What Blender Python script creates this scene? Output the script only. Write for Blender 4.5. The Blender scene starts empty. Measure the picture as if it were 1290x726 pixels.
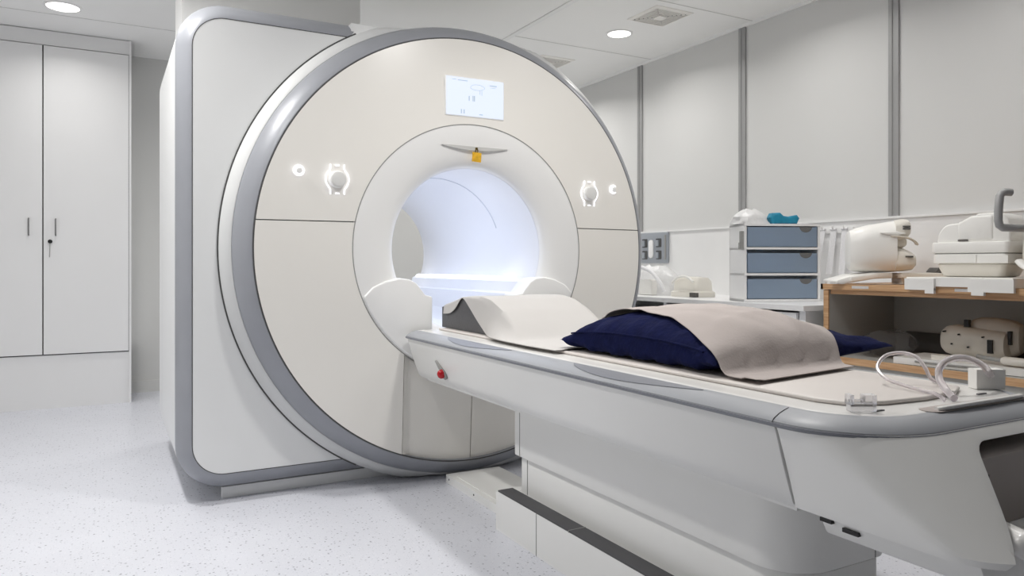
import bpy, bmesh, math, random
from mathutils import Vector, Matrix, noise
random.seed(7)
PI = math.pi
C = bpy.context.scene.collection
sc = bpy.context.scene

# ------------------------------------------------------------------ materials
def lin(c):
    return tuple((x / 12.92 if x <= .04045 else ((x + .055) / 1.055) ** 2.4) for x in c)

def mat(name, col, rough=.5, metal=0., var=.02, scale=6., bump=0., bscale=60., spec=.5, **kw):
    m = bpy.data.materials.new(name); m.use_nodes = True
    nt = m.node_tree; b = nt.nodes['Principled BSDF']
    tc = nt.nodes.new('ShaderNodeTexCoord')
    nz = nt.nodes.new('ShaderNodeTexNoise'); nz.inputs['Scale'].default_value = scale
    nz.inputs['Detail'].default_value = 4
    nt.links.new(tc.outputs['Object'], nz.inputs['Vector'])
    cr = nt.nodes.new('ShaderNodeValToRGB')
    l = lin(col)
    cr.color_ramp.elements[0].position = .3; cr.color_ramp.elements[1].position = .7
    cr.color_ramp.elements[0].color = tuple(max(0, x * (1 - var)) for x in l) + (1,)
    cr.color_ramp.elements[1].color = tuple(min(1, x * (1 + var)) for x in l) + (1,)
    nt.links.new(nz.outputs['Fac'], cr.inputs['Fac'])
    nt.links.new(cr.outputs['Color'], b.inputs['Base Color'])
    b.inputs['Roughness'].default_value = rough
    b.inputs['Metallic'].default_value = metal
    b.inputs['Specular IOR Level'].default_value = spec
    if bump:
        n2 = nt.nodes.new('ShaderNodeTexNoise'); n2.inputs['Scale'].default_value = bscale
        n2.inputs['Detail'].default_value = 3
        nt.links.new(tc.outputs['Object'], n2.inputs['Vector'])
        bp = nt.nodes.new('ShaderNodeBump'); bp.inputs['Strength'].default_value = bump
        bp.inputs['Distance'].default_value = .01
        nt.links.new(n2.outputs['Fac'], bp.inputs['Height'])
        nt.links.new(bp.outputs['Normal'], b.inputs['Normal'])
    for k, v in kw.items():
        b.inputs[k.replace('_', ' ')].default_value = v
    return m

def emit(name, col, s, base=1.):
    m = bpy.data.materials.new(name); m.use_nodes = True
    b = m.node_tree.nodes['Principled BSDF']
    b.inputs['Base Color'].default_value = tuple(base * x for x in lin(col)) + (1,)
    b.inputs['Emission Color'].default_value = lin(col) + (1,)
    b.inputs['Emission Strength'].default_value = s
    return m

def floor_mat():
    m = mat('speckled_vinyl', (.835, .842, .872), .32, var=.02, scale=3)
    nt = m.node_tree; b = nt.nodes['Principled BSDF']
    base = b.inputs['Base Color'].links[0].from_socket
    tc = [n for n in nt.nodes if n.type == 'TEX_COORD'][0]
    cur = base
    for sc_, thr, col, f in ((60., .17, (.50, .51, .55), .85), (85., .17, (.92, .92, .94), .6), (120., .17, (.58, .59, .64), .6), (30., .07, (.36, .37, .42), .7)):
        v = nt.nodes.new('ShaderNodeTexVoronoi'); v.inputs['Scale'].default_value = sc_
        nt.links.new(tc.outputs['Object'], v.inputs['Vector'])
        r = nt.nodes.new('ShaderNodeValToRGB')
        r.color_ramp.elements[0].position = thr * .8; r.color_ramp.elements[0].color = (f, f, f, 1)
        r.color_ramp.elements[1].position = thr * 1.6; r.color_ramp.elements[1].color = (0, 0, 0, 1)
        nt.links.new(v.outputs['Distance'], r.inputs['Fac'])
        # keep only some of the cells
        g = nt.nodes.new('ShaderNodeMath'); g.operation = 'GREATER_THAN'; g.inputs[1].default_value = .55
        sp = nt.nodes.new('ShaderNodeSeparateColor')
        nt.links.new(v.outputs['Color'], sp.inputs['Color']); nt.links.new(sp.outputs[0], g.inputs[0])
        mu = nt.nodes.new('ShaderNodeMath'); mu.operation = 'MULTIPLY'
        nt.links.new(r.outputs['Color'], mu.inputs[0]); nt.links.new(g.outputs[0], mu.inputs[1])
        mx = nt.nodes.new('ShaderNodeMix'); mx.data_type = 'RGBA'
        nt.links.new(mu.outputs[0], mx.inputs[0]); nt.links.new(cur, mx.inputs[6])
        mx.inputs[7].default_value = lin(col) + (1,)
        cur = mx.outputs[2]
    nt.links.new(cur, b.inputs['Base Color'])
    return m

def wood_mat():
    m = mat('beech_edge', (.70, .53, .38), .45, var=.05, scale=20)
    nt = m.node_tree; b = nt.nodes['Principled BSDF']
    tc = [n for n in nt.nodes if n.type == 'TEX_COORD'][0]
    mp = nt.nodes.new('ShaderNodeMapping'); mp.inputs['Scale'].default_value = (60, 3, 60)
    nz = nt.nodes.new('ShaderNodeTexNoise'); nz.inputs['Scale'].default_value = 2.; nz.inputs['Detail'].default_value = 6
    nt.links.new(tc.outputs['Object'], mp.inputs['Vector']); nt.links.new(mp.outputs['Vector'], nz.inputs['Vector'])
    cr = nt.nodes.new('ShaderNodeValToRGB')
    cr.color_ramp.elements[0].color = lin((.70, .53, .37)) + (1,); cr.color_ramp.elements[1].color = lin((.84, .69, .53)) + (1,)
    cr.color_ramp.elements[0].position = .3; cr.color_ramp.elements[1].position = .7
    nt.links.new(nz.outputs['Fac'], cr.inputs['Fac']); nt.links.new(cr.outputs['Color'], b.inputs['Base Color'])
    return m

M = dict(
    floor=floor_mat(),
    wall=mat('wall_paint', (.95, .95, .945), .55, var=.01, scale=2, bump=.02, bscale=200),
    wallf=mat('wall_paint_darkened', (.45, .45, .45), .6, var=.01, scale=2),  # unseen front wall, darkened to cut light bounced onto the table end
    wallr=mat('wall_laminate', (.85, .85, .845), .5, var=.008, scale=2),
    wallb=mat('wall_paint_grey', (.84, .84, .83), .6, var=.01, scale=2),
    ceil=mat('ceiling_panel', (.96, .96, .955), .6, var=.01, scale=2),
    dado=mat('dado_white', (.93, .93, .93), .35, var=.01),
    alu=mat('rail_aluminium', (.64, .64, .64), .45, .15, var=.03),
    cab=mat('cabinet_white', (.92, .92, .92), .4, var=.008, scale=2),
    gap=mat('shadow_gap_rubber', (.30, .30, .30), .7, var=.05),
    seam=mat('seam_grey', (.42, .42, .42), .6, var=.03),
    borej=mat('bore_joint_white', (.80, .82, .86), .5, var=.01),
    ceilj=mat('ceiling_joint', (.80, .80, .79), .6, var=.01),
    seamlt=mat('seam_light_grey', (.60, .60, .59), .6, var=.03),
    steel=mat('brushed_steel', (.55, .55, .55), .35, .8, var=.03),
    shell=mat('scanner_cool_white', (.92, .925, .925), .32, var=.006, scale=2),
    collar=mat('collar_white', (.83, .835, .835), .5, var=.006, scale=2),
    face=mat('scanner_warm_white', (.955, .945, .922), .30, var=.006, scale=2),
    inner=mat('scanner_white', (.965, .965, .96), .28, var=.005, scale=2),
    band=mat('band_silver_grey', (.60, .61, .635), .38, .1, var=.02, scale=8),
    bore=mat('bore_white', (.93, .935, .95), .35, var=.005),
    table=mat('table_white', (.92, .92, .91), .33, var=.006, scale=3),
    deck=mat('deck_white', (.88, .875, .865), .25, var=.006, scale=3),
    pallet=mat('pallet_offwhite', (.86, .835, .815), .4, var=.01, scale=3),
    rim=mat('rim_grey', (.61, .62, .64), .42, .0, var=.02, scale=8),
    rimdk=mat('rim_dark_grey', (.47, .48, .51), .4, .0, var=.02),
    recess=mat('recess_shade_grey', (.66, .63, .61), .6, var=.03),
    rubber=mat('dark_rubber', (.30, .30, .31), .6, var=.05),
    black=mat('black_plastic', (.07, .07, .07), .5, var=.05),
    red=mat('red_button', (.72, .04, .10), .25, var=.03),
    wedge=mat('grey_vinyl', (.31, .31, .32), .55, var=.06, scale=30, bump=.15, bscale=120),
    paper=mat('white_sheet', (.765, .755, .745), .85, var=.012, scale=8, bump=.05, bscale=30),
    linen=mat('beige_sheet', (.69, .655, .64), .9, var=.03, scale=14, bump=.12, bscale=140),
    navy=mat('navy_cotton', (.06, .082, .225), .95, var=.18, scale=25, bump=.4, bscale=60, spec=.12),
    gold=mat('yellow_tag', (.93, .73, .22), .35, .1, var=.15, scale=60),
    brass=mat('brass_hook', (.50, .42, .20), .35, .8, var=.05),
    wood=wood_mat(),
    lam=mat('bench_grey_laminate', (.70, .695, .675), .5, var=.02),
    coil=mat('coil_white', (.93, .925, .91), .35, var=.008),
    coilb=mat('coil_ivory', (.89, .875, .84), .4, var=.01),
    coild=mat('coil_worn_ivory', (.84, .82, .78), .45, var=.03, scale=15),
    dkgrey=mat('dark_grey_foam', (.34, .33, .32), .8, var=.06),
    label=mat('paper_label', (.82, .81, .80), .6, var=.05, scale=60),
    panelgrey=mat('grey_moulding', (.62, .64, .67), .4, var=.03),
    teal=mat('teal_fabric', (.06, .50, .62), .6, var=.12, scale=30, bump=.3, bscale=40),
    bag=mat('white_film', (.93, .93, .93), .35, var=.02, scale=20, bump=.5, bscale=30, Transmission_Weight=.25),
    strap=mat('white_webbing', (.90, .90, .91), .7, var=.03, scale=80),
    frost=mat('frosted_blue_plastic', (.70, .77, .85), .32, var=.02, Transmission_Weight=.5, IOR=1.1),
    clear=mat('clear_plastic', (.96, .96, .97), .12, var=.0, Transmission_Weight=.85, IOR=1.2),
    tube=mat('clear_tubing', (.97, .95, .96), .15, var=.0, Transmission_Weight=.7, IOR=1.25),
    film=mat('clear_film', (.95, .95, .96), .15, var=.0, bump=.6, bscale=25, Transmission_Weight=.95, IOR=1.03),
    bluestuff=mat('blue_packets', (.36, .60, .80), .7, var=.2, scale=25),
    whitestuff=mat('white_packets', (.85, .86, .88), .7, var=.05, scale=25),
    lamp=emit('lamp_diffuser', (1., .985, .96), 6.),
    screen=emit('screen_glow', (.90, .935, 1.), 1.25, .06),
    mark=emit('screen_mark', (.78, .84, .90), 1.05, .06),
    glow=emit('backlit_ring', (.97, .97, 1.), 2.4, .3),
    strip=emit('bore_light_strip', (.93, .95, 1.), 3.2),
    vent=mat('vent_metal', (.95, .94, .92), .5, var=.02),
)
MIXGLOW = None

# ------------------------------------------------------------------ mesh helpers
def NB(): return bmesh.new()

def merge(bm, p, mtx=None):
    me = bpy.data.meshes.new('tmp'); p.to_mesh(me); p.free()
    if mtx: me.transform(mtx)
    bm.from_mesh(me); bpy.data.meshes.remove(me)

def bevel(p, w, seg=2, edges=None, ang=20):
    if w <= 0: return
    if edges is None:
        edges = [e for e in p.edges if len(e.link_faces) == 2 and e.calc_face_angle(0) > math.radians(ang)]
    bmesh.ops.bevel(p, geom=edges, offset=w, segments=seg, profile=.5, affect='EDGES', clamp_overlap=True)

def box(bm, x0, x1, y0, y1, z0, z1, bev=0, seg=2, mtx=None):
    p = NB()
    vs = [p.verts.new((x, y, z)) for z in (z0, z1) for y in (y0, y1) for x in (x0, x1)]
    for f in ((0, 2, 3, 1), (4, 5, 7, 6), (0, 1, 5, 4), (2, 6, 7, 3), (0, 4, 6, 2), (1, 3, 7, 5)):
        p.faces.new([vs[i] for i in f])
    bevel(p, bev, seg)
    merge(bm, p, mtx); return bm

def ax(axis, a, b, t):
    return {'x': (t, a, b), 'y': (a, t, b), 'z': (a, b, t)}[axis]

def prism(bm, pts, axis, a0, a1, bev=0, seg=2, ang=35, warp=None, cuts=0):
    p = NB()
    r0 = [p.verts.new(ax(axis, a, b, a0)) for a, b in pts]
    r1 = [p.verts.new(ax(axis, a, b, a1)) for a, b in pts]
    n = len(pts)
    p.faces.new(r0); p.faces.new(list(reversed(r1)))
    for i in range(n):
        p.faces.new([r0[i], r1[i], r1[(i + 1) % n], r0[(i + 1) % n]])
    bmesh.ops.recalc_face_normals(p, faces=p.faces[:])
    bevel(p, bev, seg, ang=ang)
    if cuts:
        us = [a for a, b in pts]; ws = [b for a, b in pts]
        bmesh.ops.triangulate(p, faces=[f for f in p.faces if len(f.verts) > 4])
        for k in range(1, cuts):
            for lo, hi, no in ((min(us), max(us), ax(axis, 1, 0, 0)), (min(ws), max(ws), ax(axis, 0, 1, 0))):
                t = lo + (hi - lo) * k / cuts
                bmesh.ops.bisect_plane(p, geom=p.verts[:] + p.edges[:] + p.faces[:], plane_co=Vector(no) * t, plane_no=no)
    if warp:
        for v in p.verts: v.co = warp(v.co)
    merge(bm, p); return bm

def loft(bm, rings, closed=True, cap0=True, cap1=True):
    vs = [[bm.verts.new(p) for p in r] for r in rings]
    n = len(rings[0])
    for a, b in zip(vs, vs[1:]):
        for i in range(n if closed else n - 1):
            j = (i + 1) % n
            try: bm.faces.new([a[i], a[j], b[j], b[i]])
            except ValueError: pass
    if closed and cap0: bm.faces.new(list(reversed(vs[0])))
    if closed and cap1: bm.faces.new(vs[-1])
    return bm

def revolve_y(bm, prof, xc, zc, n=96, a0=0., a1=2 * PI, zmin=None, zmax=None):
    full = abs(a1 - a0 - 2 * PI) < 1e-6
    m = n if full else n + 1
    rings = []
    for R, y in prof:
        r = []
        for i in range(m):
            t = a0 + (a1 - a0) * i / n
            z = zc + R * math.sin(t)
            if zmin is not None: z = max(z, zmin)
            if zmax is not None: z = min(z, zmax)
            r.append((xc + R * math.cos(t), y, z))
        rings.append(r)
    return loft(bm, rings, closed=full, cap0=False, cap1=False)

def catmull(P, k=8, closed=False):
    P = [Vector(p) for p in P]; n = len(P); out = []
    rng = range(n if closed else n - 1)
    for i in rng:
        if closed: a, b, c, d = P[i - 1], P[i], P[(i + 1) % n], P[(i + 2) % n]
        else: a, b, c, d = P[max(i - 1, 0)], P[i], P[i + 1], P[min(i + 2, n - 1)]
        for s in range(k):
            t = s / k
            out.append(.5 * ((2 * b) + (c - a) * t + (2 * a - 5 * b + 4 * c - d) * t * t + (3 * b - a - 3 * c + d) * t ** 3))
    if not closed: out.append(P[-1])
    return out

def tube(bm, pts, r, n=10, closed=False, flat=None):
    pts = [Vector(p) for p in pts]; m = len(pts); rings = []
    up = Vector((0, 0, 1)); prev = None
    for i in range(m):
        if closed: t = pts[(i + 1) % m] - pts[i - 1]
        else: t = pts[min(i + 1, m - 1)] - pts[max(i - 1, 0)]
        t.normalize()
        if prev is None:
            s = t.cross(up)
            if s.length < .05: s = t.cross(Vector((1, 0, 0)))
        else: s = prev - t * prev.dot(t)
        s.normalize(); prev = s; w = s.cross(t)
        rr = r[i] if isinstance(r, (list, tuple)) else r
        rings.append([pts[i] + s * (rr * math.cos(2 * PI * k / n)) + w * (rr * math.sin(2 * PI * k / n) * (flat or 1)) for k in range(n)])
    if closed: rings.append(rings[0])
    loft(bm, rings, True, not closed, not closed)
    return bm

def cyl(bm, p0, p1, r0, r1=None, n=24, bev=0, seg=2):
    r1 = r0 if r1 is None else r1
    p = NB(); p0 = Vector(p0); p1 = Vector(p1); t = (p1 - p0).normalized()
    s = t.cross(Vector((0, 0, 1)));
    if s.length < .05: s = t.cross(Vector((1, 0, 0)))
    s.normalize(); w = s.cross(t)
    loft(p, [[q + s * (r * math.cos(2 * PI * k / n)) + w * (r * math.sin(2 * PI * k / n)) for k in range(n)] for q, r in ((p0, r0), (p1, r1))])
    bmesh.ops.recalc_face_normals(p, faces=p.faces[:])
    bevel(p, bev, seg, ang=40); merge(bm, p); return bm

def rrect(x0, x1, y0, y1, r, n=6):
    out = []
    for cx_, cy_, a in ((x1 - r, y1 - r, 0), (x0 + r, y1 - r, 90), (x0 + r, y0 + r, 180), (x1 - r, y0 + r, 270)):
        for i in range(n + 1):
            t = math.radians(a + 90 * i / n); out.append((cx_ + r * math.cos(t), cy_ + r * math.sin(t)))
    return out

def sell(a, b, e=2.6, n=40):
    out = []
    for i in range(n):
        t = 2 * PI * i / n; c, s = math.cos(t), math.sin(t)
        out.append((a * math.copysign(abs(c) ** (2 / e), c), b * math.copysign(abs(s) ** (2 / e), s)))
    return out

OFF = {}
def finish(me, bm, m, ang=35):
    bmesh.ops.remove_doubles(bm, verts=bm.verts[:], dist=1e-5)
    bmesh.ops.recalc_face_normals(bm, faces=bm.faces[:])
    for f in bm.faces: f.smooth = True
    a = math.radians(ang)
    for e in bm.edges:
        e.smooth = not (len(e.link_faces) == 2 and e.calc_face_angle(0) > a)
    bm.to_mesh(me); bm.free(); me.materials.append(m)

def thing(name, label, cat, loc=(0, 0, 0), group=None, rotz=0., local=False):
    o = bpy.data.objects.new(name, None); C.objects.link(o)
    o.empty_display_size = .1
    o.location = loc; o.rotation_euler = (0, 0, rotz); o['label'] = label; o['category'] = cat
    if group: o['group'] = group
    OFF[o.name] = Vector((0, 0, 0)) if local else Vector(loc)
    return o

def part(name, bm, m, parent, label=None, ang=35, kind=None):
    off = OFF[parent.name]
    for v in bm.verts: v.co -= off
    me = bpy.data.meshes.new(name); finish(me, bm, m, ang)
    o = bpy.data.objects.new(name, me); C.objects.link(o); o.parent = parent
    OFF[o.name] = off
    if label: o['label'] = label
    if kind: o['kind'] = kind
    return o

def isl(name, bm, m, parent, label=None, ang=35):
    """every separate piece of bm becomes a part of its own"""
    bm.verts.index_update(); seen = set(); out = []
    for v in bm.verts:
        if v in seen: continue
        st_ = [v]; comp = []
        seen.add(v)
        while st_:
            q = st_.pop(); comp.append(q)
            for e in q.link_edges:
                o = e.other_vert(q)
                if o not in seen: seen.add(o); st_.append(o)
        nb = NB(); mp = {q: nb.verts.new(q.co) for q in comp}
        for f in {f for q in comp for f in q.link_faces}: nb.faces.new([mp[q] for q in f.verts])
        out.append(part(name, nb, m, parent, label, ang))
    bm.free(); return out

def solo(name, bm, m, label, cat, group=None, ang=35):
    xs = [v.co.x for v in bm.verts]; ys = [v.co.y for v in bm.verts]; zs = [v.co.z for v in bm.verts]
    off = Vector(((min(xs) + max(xs)) / 2, (min(ys) + max(ys)) / 2, min(zs)))
    for v in bm.verts: v.co -= off
    me = bpy.data.meshes.new(name); finish(me, bm, m, ang)
    o = bpy.data.objects.new(name, me); C.objects.link(o); o.location = off
    o['label'] = label; o['category'] = cat
    if group: o['group'] = group
    OFF[o.name] = off
    return o

def struct(name, bm, m, ang=35):
    me = bpy.data.meshes.new(name); finish(me, bm, m, ang)
    o = bpy.data.objects.new(name, me); C.objects.link(o); o['kind'] = 'structure'
    OFF[o.name] = Vector((0, 0, 0))
    return o

def interp(tab, x):
    tab = sorted(tab)
    if x <= tab[0][0]: return tab[0][1]
    for (a, va), (b_, vb) in zip(tab, tab[1:]):
        if x <= b_: return va + (vb - va) * (x - a) / (b_ - a)
    return tab[-1][1]
def sheet(rows, thick=.0022):
    """rows of equal length point lists -> solid cloth"""
    b = NB(); n, m = len(rows), len(rows[0])
    V = [[b.verts.new(p) for p in r] for r in rows]
    for i in range(n - 1):
        for j in range(m - 1): b.faces.new([V[i][j], V[i][j + 1], V[i + 1][j + 1], V[i + 1][j]])
    bmesh.ops.recalc_face_normals(b, faces=b.faces[:])
    up_ = sum(f.normal.z for f in b.faces)
    if up_ < 0: bmesh.ops.reverse_faces(b, faces=b.faces[:])
    b.normal_update()
    top = [[v.co + v.normal * thick for v in r] for r in V]
    W = [[b.verts.new(p) for p in r] for r in top]
    for i in range(n - 1):
        for j in range(m - 1): b.faces.new([W[i][j], W[i][j + 1], W[i + 1][j + 1], W[i + 1][j]])
    per = [(i, 0) for i in range(n)] + [(n - 1, j) for j in range(1, m)] + [(i, m - 1) for i in range(n - 2, -1, -1)] + [(0, j) for j in range(m - 2, 0, -1)]
    for k_ in range(len(per)):
        (a, c), (d, e) = per[k_], per[(k_ + 1) % len(per)]
        b.faces.new([V[a][c], V[d][e], W[d][e], W[a][c]])
    return b

# ------------------------------------------------------------------ room
XL, XR, YF, YB, H = -1.9, 3.84, -1.7, 6.56, 2.65
struct('floor', box(NB(), XL - .1, XR + .1, YF - .1, YB + .1, -.08, 0), M['floor'])
struct('ceiling', box(NB(), XL - .1, XR + .1, YF - .1, YB + .1, H, H + .08), M['ceil'])
struct('wall_back', box(NB(), XL - .1, XR + .1, YB, YB + .1, 0, H), M['wallb'])
struct('wall_right', box(NB(), XR, XR + .1, YF, YB, 0, H), M['wallr'])
struct('wall_left', box(NB(), XL - .1, XL, YF, YB, 0, H), M['wall'])
struct('wall_front', box(NB(), XL - .1, XR + .1, YF - .1, YF, 0, H), M['wallf'])
# white dado lining of the right wall and its aluminium joint rails
b = NB(); box(b, XR - .012, XR, YF + .02, YB - .02, .0, 1.262); box(b, XR - .022, XR, YF + .02, YB - .02, 1.262, 1.2745, .003)
struct('trim_1', b, M['dado'])
k = 2
for y in (4.813, 3.703, 2.588, 1.478, .37, 5.92):
    b = NB()
    prism(b, [(XR, y - .03), (XR - .012, y - .03), (XR - .013, y - .008), (XR - .008, y - .005), (XR - .008, y + .005), (XR - .013, y + .008), (XR - .012, y + .03), (XR, y + .03)], 'z', 1.2745, H)
    struct('trim_%d' % k, b, M['alu']); k += 1
# ceiling panel joints
b = NB(); box(b, 2.535, 2.575, YF, YB, H - .006, H, .002); struct('trim_%d' % k, b, M['dado']); k += 1
for y in (5.71, 4.66, 3.6, 2.55):
    b = NB(); box(b, 2.58 if y < 5 else XL, XR, y - .003, y + .003, H - .002, H); struct('trim_%d' % k, b, M['ceilj']); k += 1
b = NB(); box(b, XR - .02, XR, YF, YB, H - .018, H, .003); struct('trim_%d' % k, b, M['ceil']); k += 1
b = NB(); box(b, .17, XR, YB - .015, YB, 0, .09, .003); struct('baseboard_back', b, M['wallb'])

# ------------------------------------------------------------------ wardrobe
w = thing('built_in_wardrobe', 'white built-in wardrobe with two tall doors on the back wall, left of the scanner', 'cabinet', (-.38, 6.32, 0))
b = NB()
box(b, -.945, .17, 6.115, 6.555, .0, .372, .002)            # lower kick panel front
box(b, -.945, .17, 6.115, 6.555, 2.545, 2.645, .002)        # fascia
box(b, .155, .17, 6.10, 6.555, .0, 2.645, .002); box(b, -.945, -.92, 6.10, 6.555, 0, 2.645, .002)
part('carcass', b, M['cab'], w)
b = NB(); box(b, -.92, .155, 6.13, 6.15, .36, 2.55); part('interior_shadow_gap', b, M['gap'], w, 'dark gap between the doors')
for x0, x1, hx in ((-.378 + .004, .152, -.302), (-.912, -.378 - .004, -.461)):
    b = NB(); box(b, x0, x1, 6.10, 6.122, .381, 2.537, .0015)
    d = part('door', b, M['cab'], w)
    b = NB(); tube(b, catmull([(hx, 6.10, 1.327), (hx, 6.082, 1.322), (hx, 6.08, 1.27), (hx, 6.082, 1.22), (hx, 6.10, 1.214)], 4), .005, 8)
    part('handle', b, M['steel'], d, 'thin steel bow handle')
    if hx > -.4:
        b = NB(); cyl(b, (-.335, 6.10, 1.17), (-.335, 6.09, 1.17), .014, n=20, bev=.002)
        box(b, -.3365, -.3335, 6.078, 6.092, 1.155, 1.18); part('lock', b, M['black'], d, 'round dark lock')
        b = NB(); tube(b, [(-.335, 6.083, 1.16), (-.336, 6.085, 1.11), (-.338, 6.085, 1.06)], .003, 6); part('key_cord', b, M['seamlt'], d)

# ------------------------------------------------------------------ scanner
XC, ZC = 1.524, 1.075
s = thing('mri_scanner', 'large white MRI scanner with grey ringed round front and lit bore', 'scanner', (XC, 4.05, 0))

def body_outline(e, top=2.119, bot=.0485, left=.2577, r=.2, R=1.1, N=None):
    r = max(r - e, .02); L, T, B, R = left + e, top - e, bot + e, R - e
    out = []
    ab = math.asin(max(-1, (B - ZC) / R)); at = math.asin(min(1, (T - ZC) / R))
    n = 48
    for i in range(n + 1):
        t = ab + (at - ab) * i / n; out.append((XC + R * math.cos(t), ZC + R * math.sin(t)))
    xt = XC - R * math.cos(at)
    for i in range(1, 9): out.append((XC + R * math.cos(at) + (xt - XC - R * math.cos(at)) * i / 8, T))
    for i in range(1, 6): out.append((xt + (L + r - xt) * i / 6, T))
    for i in range(13):
        t = PI / 2 + PI / 2 * i / 12; out.append((L + r + r * math.cos(t), T - r + r * math.sin(t)))
    for i in range(1, 6): out.append((L, T - r + (B + r - T + r) * i / 6))
    for i in range(13):
        t = PI + PI / 2 * i / 12; out.append((L + r + r * math.cos(t), B + r + r * math.sin(t)))
    for i in range(1, 8): out.append((L + r + (XC + R * math.cos(ab) - L - r) * i / 8, B))
    return out

def ringY(o, y): return [(x, y, z) for x, z in o]
rings = [ringY(body_outline(.012), 3.415), ringY(body_outline(.0), 3.402)][1:]
prof = [(0, 3.402), (0, 4.40), (.012, 4.52), (.04, 4.61), (.09, 4.69), (.15, 4.735), (.2, 4.75)]
rings = [ringY(body_outline(e), y) for e, y in prof]
last = body_outline(.2)
hole = []
for x, z in last:
    a = math.atan2(z - ZC, x - XC); hole.append((XC + .40 * math.cos(a), ZC + .40 * math.sin(a)))
rings.append(ringY(hole, 4.75)); rings.append(ringY([(XC + (x - XC) * .9675, ZC + (z - ZC) * .9675) for x, z in hole], 4.73))
part('body_shell', loft(NB(), rings, True, False, False), M['shell'], s)

# grey chamfered frame around the square part (open path: top right -> left -> bottom right)
def cpath(L, T, B, r, xe, xb):
    out = [(xe + (L + r - xe) * i / 8, T) for i in range(9)]
    out += [(L + r + r * math.cos(PI / 2 + PI / 2 * i / 14), T - r + r * math.sin(PI / 2 + PI / 2 * i / 14)) for i in range(1, 15)]
    out += [(L, T - r + (B + r - T + r) * i / 6) for i in range(1, 7)]
    out += [(L + r + r * math.cos(PI + PI / 2 * i / 14), B + r + r * math.sin(PI + PI / 2 * i / 14)) for i in range(1, 15)]
    out += [(L + r + (xb - L - r) * i / 8, B) for i in range(1, 9)]
    return out
def lerp(a, b, t): return [(p[0] + (q[0] - p[0]) * t, p[1] + (q[1] - p[1]) * t) for p, q in zip(a, b)]
po, pi_ = cpath(.2577, 2.119, .05, .20, 1.035, 1.26), cpath(.3148, 2.038, .126, .13, .975, 1.20)
rr = []
for t, y in ((0, 3.405), (0, 3.40), (.10, 3.380), (.35, 3.349), (.65, 3.324), (.93, 3.310), (1, 3.3095), (1.02, 3.33)):
    rr.append([(x, y, z) for x, z in lerp(po, pi_, t)])
b = NB(); box(b, .99, 1.30, 3.332, 3.42, 1.95, 2.112, .01); part('housing_shoulder', b, M['shell'], s)
part('frame_band', loft(NB(), rr, False), M['band'], s, 'silver grey band round the square housing')
rr = [[(x, y, z) for x, z in lerp(po, pi_, t)] for t, y in ((.985, 3.3085), (1.03, 3.3085))]
part('frame_gasket', loft(NB(), rr, False), M['gap'], s, 'dark joint line')

# white side panel in front of the square part
RS = 1.113
def side_panel(T, B, L, r, R):
    a = math.asin((T - ZC) / R); c = math.asin((B - ZC) / R)
    pts = [(XC - R * math.cos(a), T)]
    pts += [(L + r + r * math.cos(PI / 2 + PI / 2 * i / 12), T - r + r * math.sin(PI / 2 + PI / 2 * i / 12)) for i in range(13)]
    pts += [(L + r + r * math.cos(PI + PI / 2 * i / 12), B + r + r * math.sin(PI + PI / 2 * i / 12)) for i in range(13)]
    pts += [(XC - R * math.cos(c + (a - c) * i / 60), ZC + R * math.sin(c + (a - c) * i / 60)) for i in range(60)]
    return pts
part('side_panel', prism(NB(), side_panel(2.036, .128, .3175, .127, RS + .001), 'y', 3.309, 3.34), M['shell'], s)
ZLO = .006
part('collar', revolve_y(NB(), [(1.05, 3.262), (1.066, 3.252), (1.075, 3.256), (1.092, 3.276), (1.107, 3.296), (1.110, 3.31), (1.110, 3.43)], XC, ZC, 160, zmin=ZLO, zmax=2.10), M['collar'], s)
part('collar_gasket', revolve_y(NB(), [(1.106, 3.3035), (1.1150, 3.3045)], XC, ZC, 160, math.radians(118), math.radians(242)), M['gap'], s, 'dark joint line')
part('front_ring', revolve_y(NB(), [(.985, 3.20), (.9925, 3.172), (.997, 3.1705), (1.006, 3.174), (1.022, 3.187), (1.038, 3.204), (1.052, 3.224), (1.061, 3.241), (1.0645, 3.252), (1.062, 3.262)], XC, ZC, 160, zmin=ZLO), M['band'], s, 'silver grey ring round the front')
part('ring_gasket', revolve_y(NB(), [(.9885, 3.169), (.9945, 3.1695)], XC, ZC, 160, zmin=ZLO), M['gap'], s, 'dark joint line')
b = NB(); prism(b, [(.44, .0), (1.9, .0), (1.9, .049), (.44, .049)], 'y', 3.392, 3.42, .002)
part('base_strip', b, M['shell'], s, 'pale strip along the floor')
b = NB(); box(b, .46, 2.3, 3.42, 4.6, 0, .05); part('base', b, M['seamlt'], s)

RF, RI = .989, .5885
def fy(co):
    R = math.hypot(co.x - XC, co.z - ZC)
    co.y += 3.139 + .028 * max(0, (R - RI)) / (RF - RI) - .0
    return co
def arc(R, a0, a1, n): return [(XC + R * math.cos(a0 + (a1 - a0) * i / n), ZC + R * math.sin(a0 + (a1 - a0) * i / n)) for i in range(n + 1)]
ZS = 1.19; g = .0022
def ang_z(R, z): return math.asin((z - ZC) / R)
ao, ai = ang_z(RF, ZS + g), ang_z(RI, ZS + g)
up = arc(RF, ao, PI - ao, 90) + arc(RI, PI - ai, ai, 60)
face = part('upper_front_cover', prism(NB(), up, 'y', 0, .02, warp=fy, cuts=24), M['face'], s, ang=25)
ao, ai = ang_z(RF, ZS - g), ang_z(RI, ZS - g)
XK = 1.172
def ang_x(R, x): return -math.acos((x - XC) / R)
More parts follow.
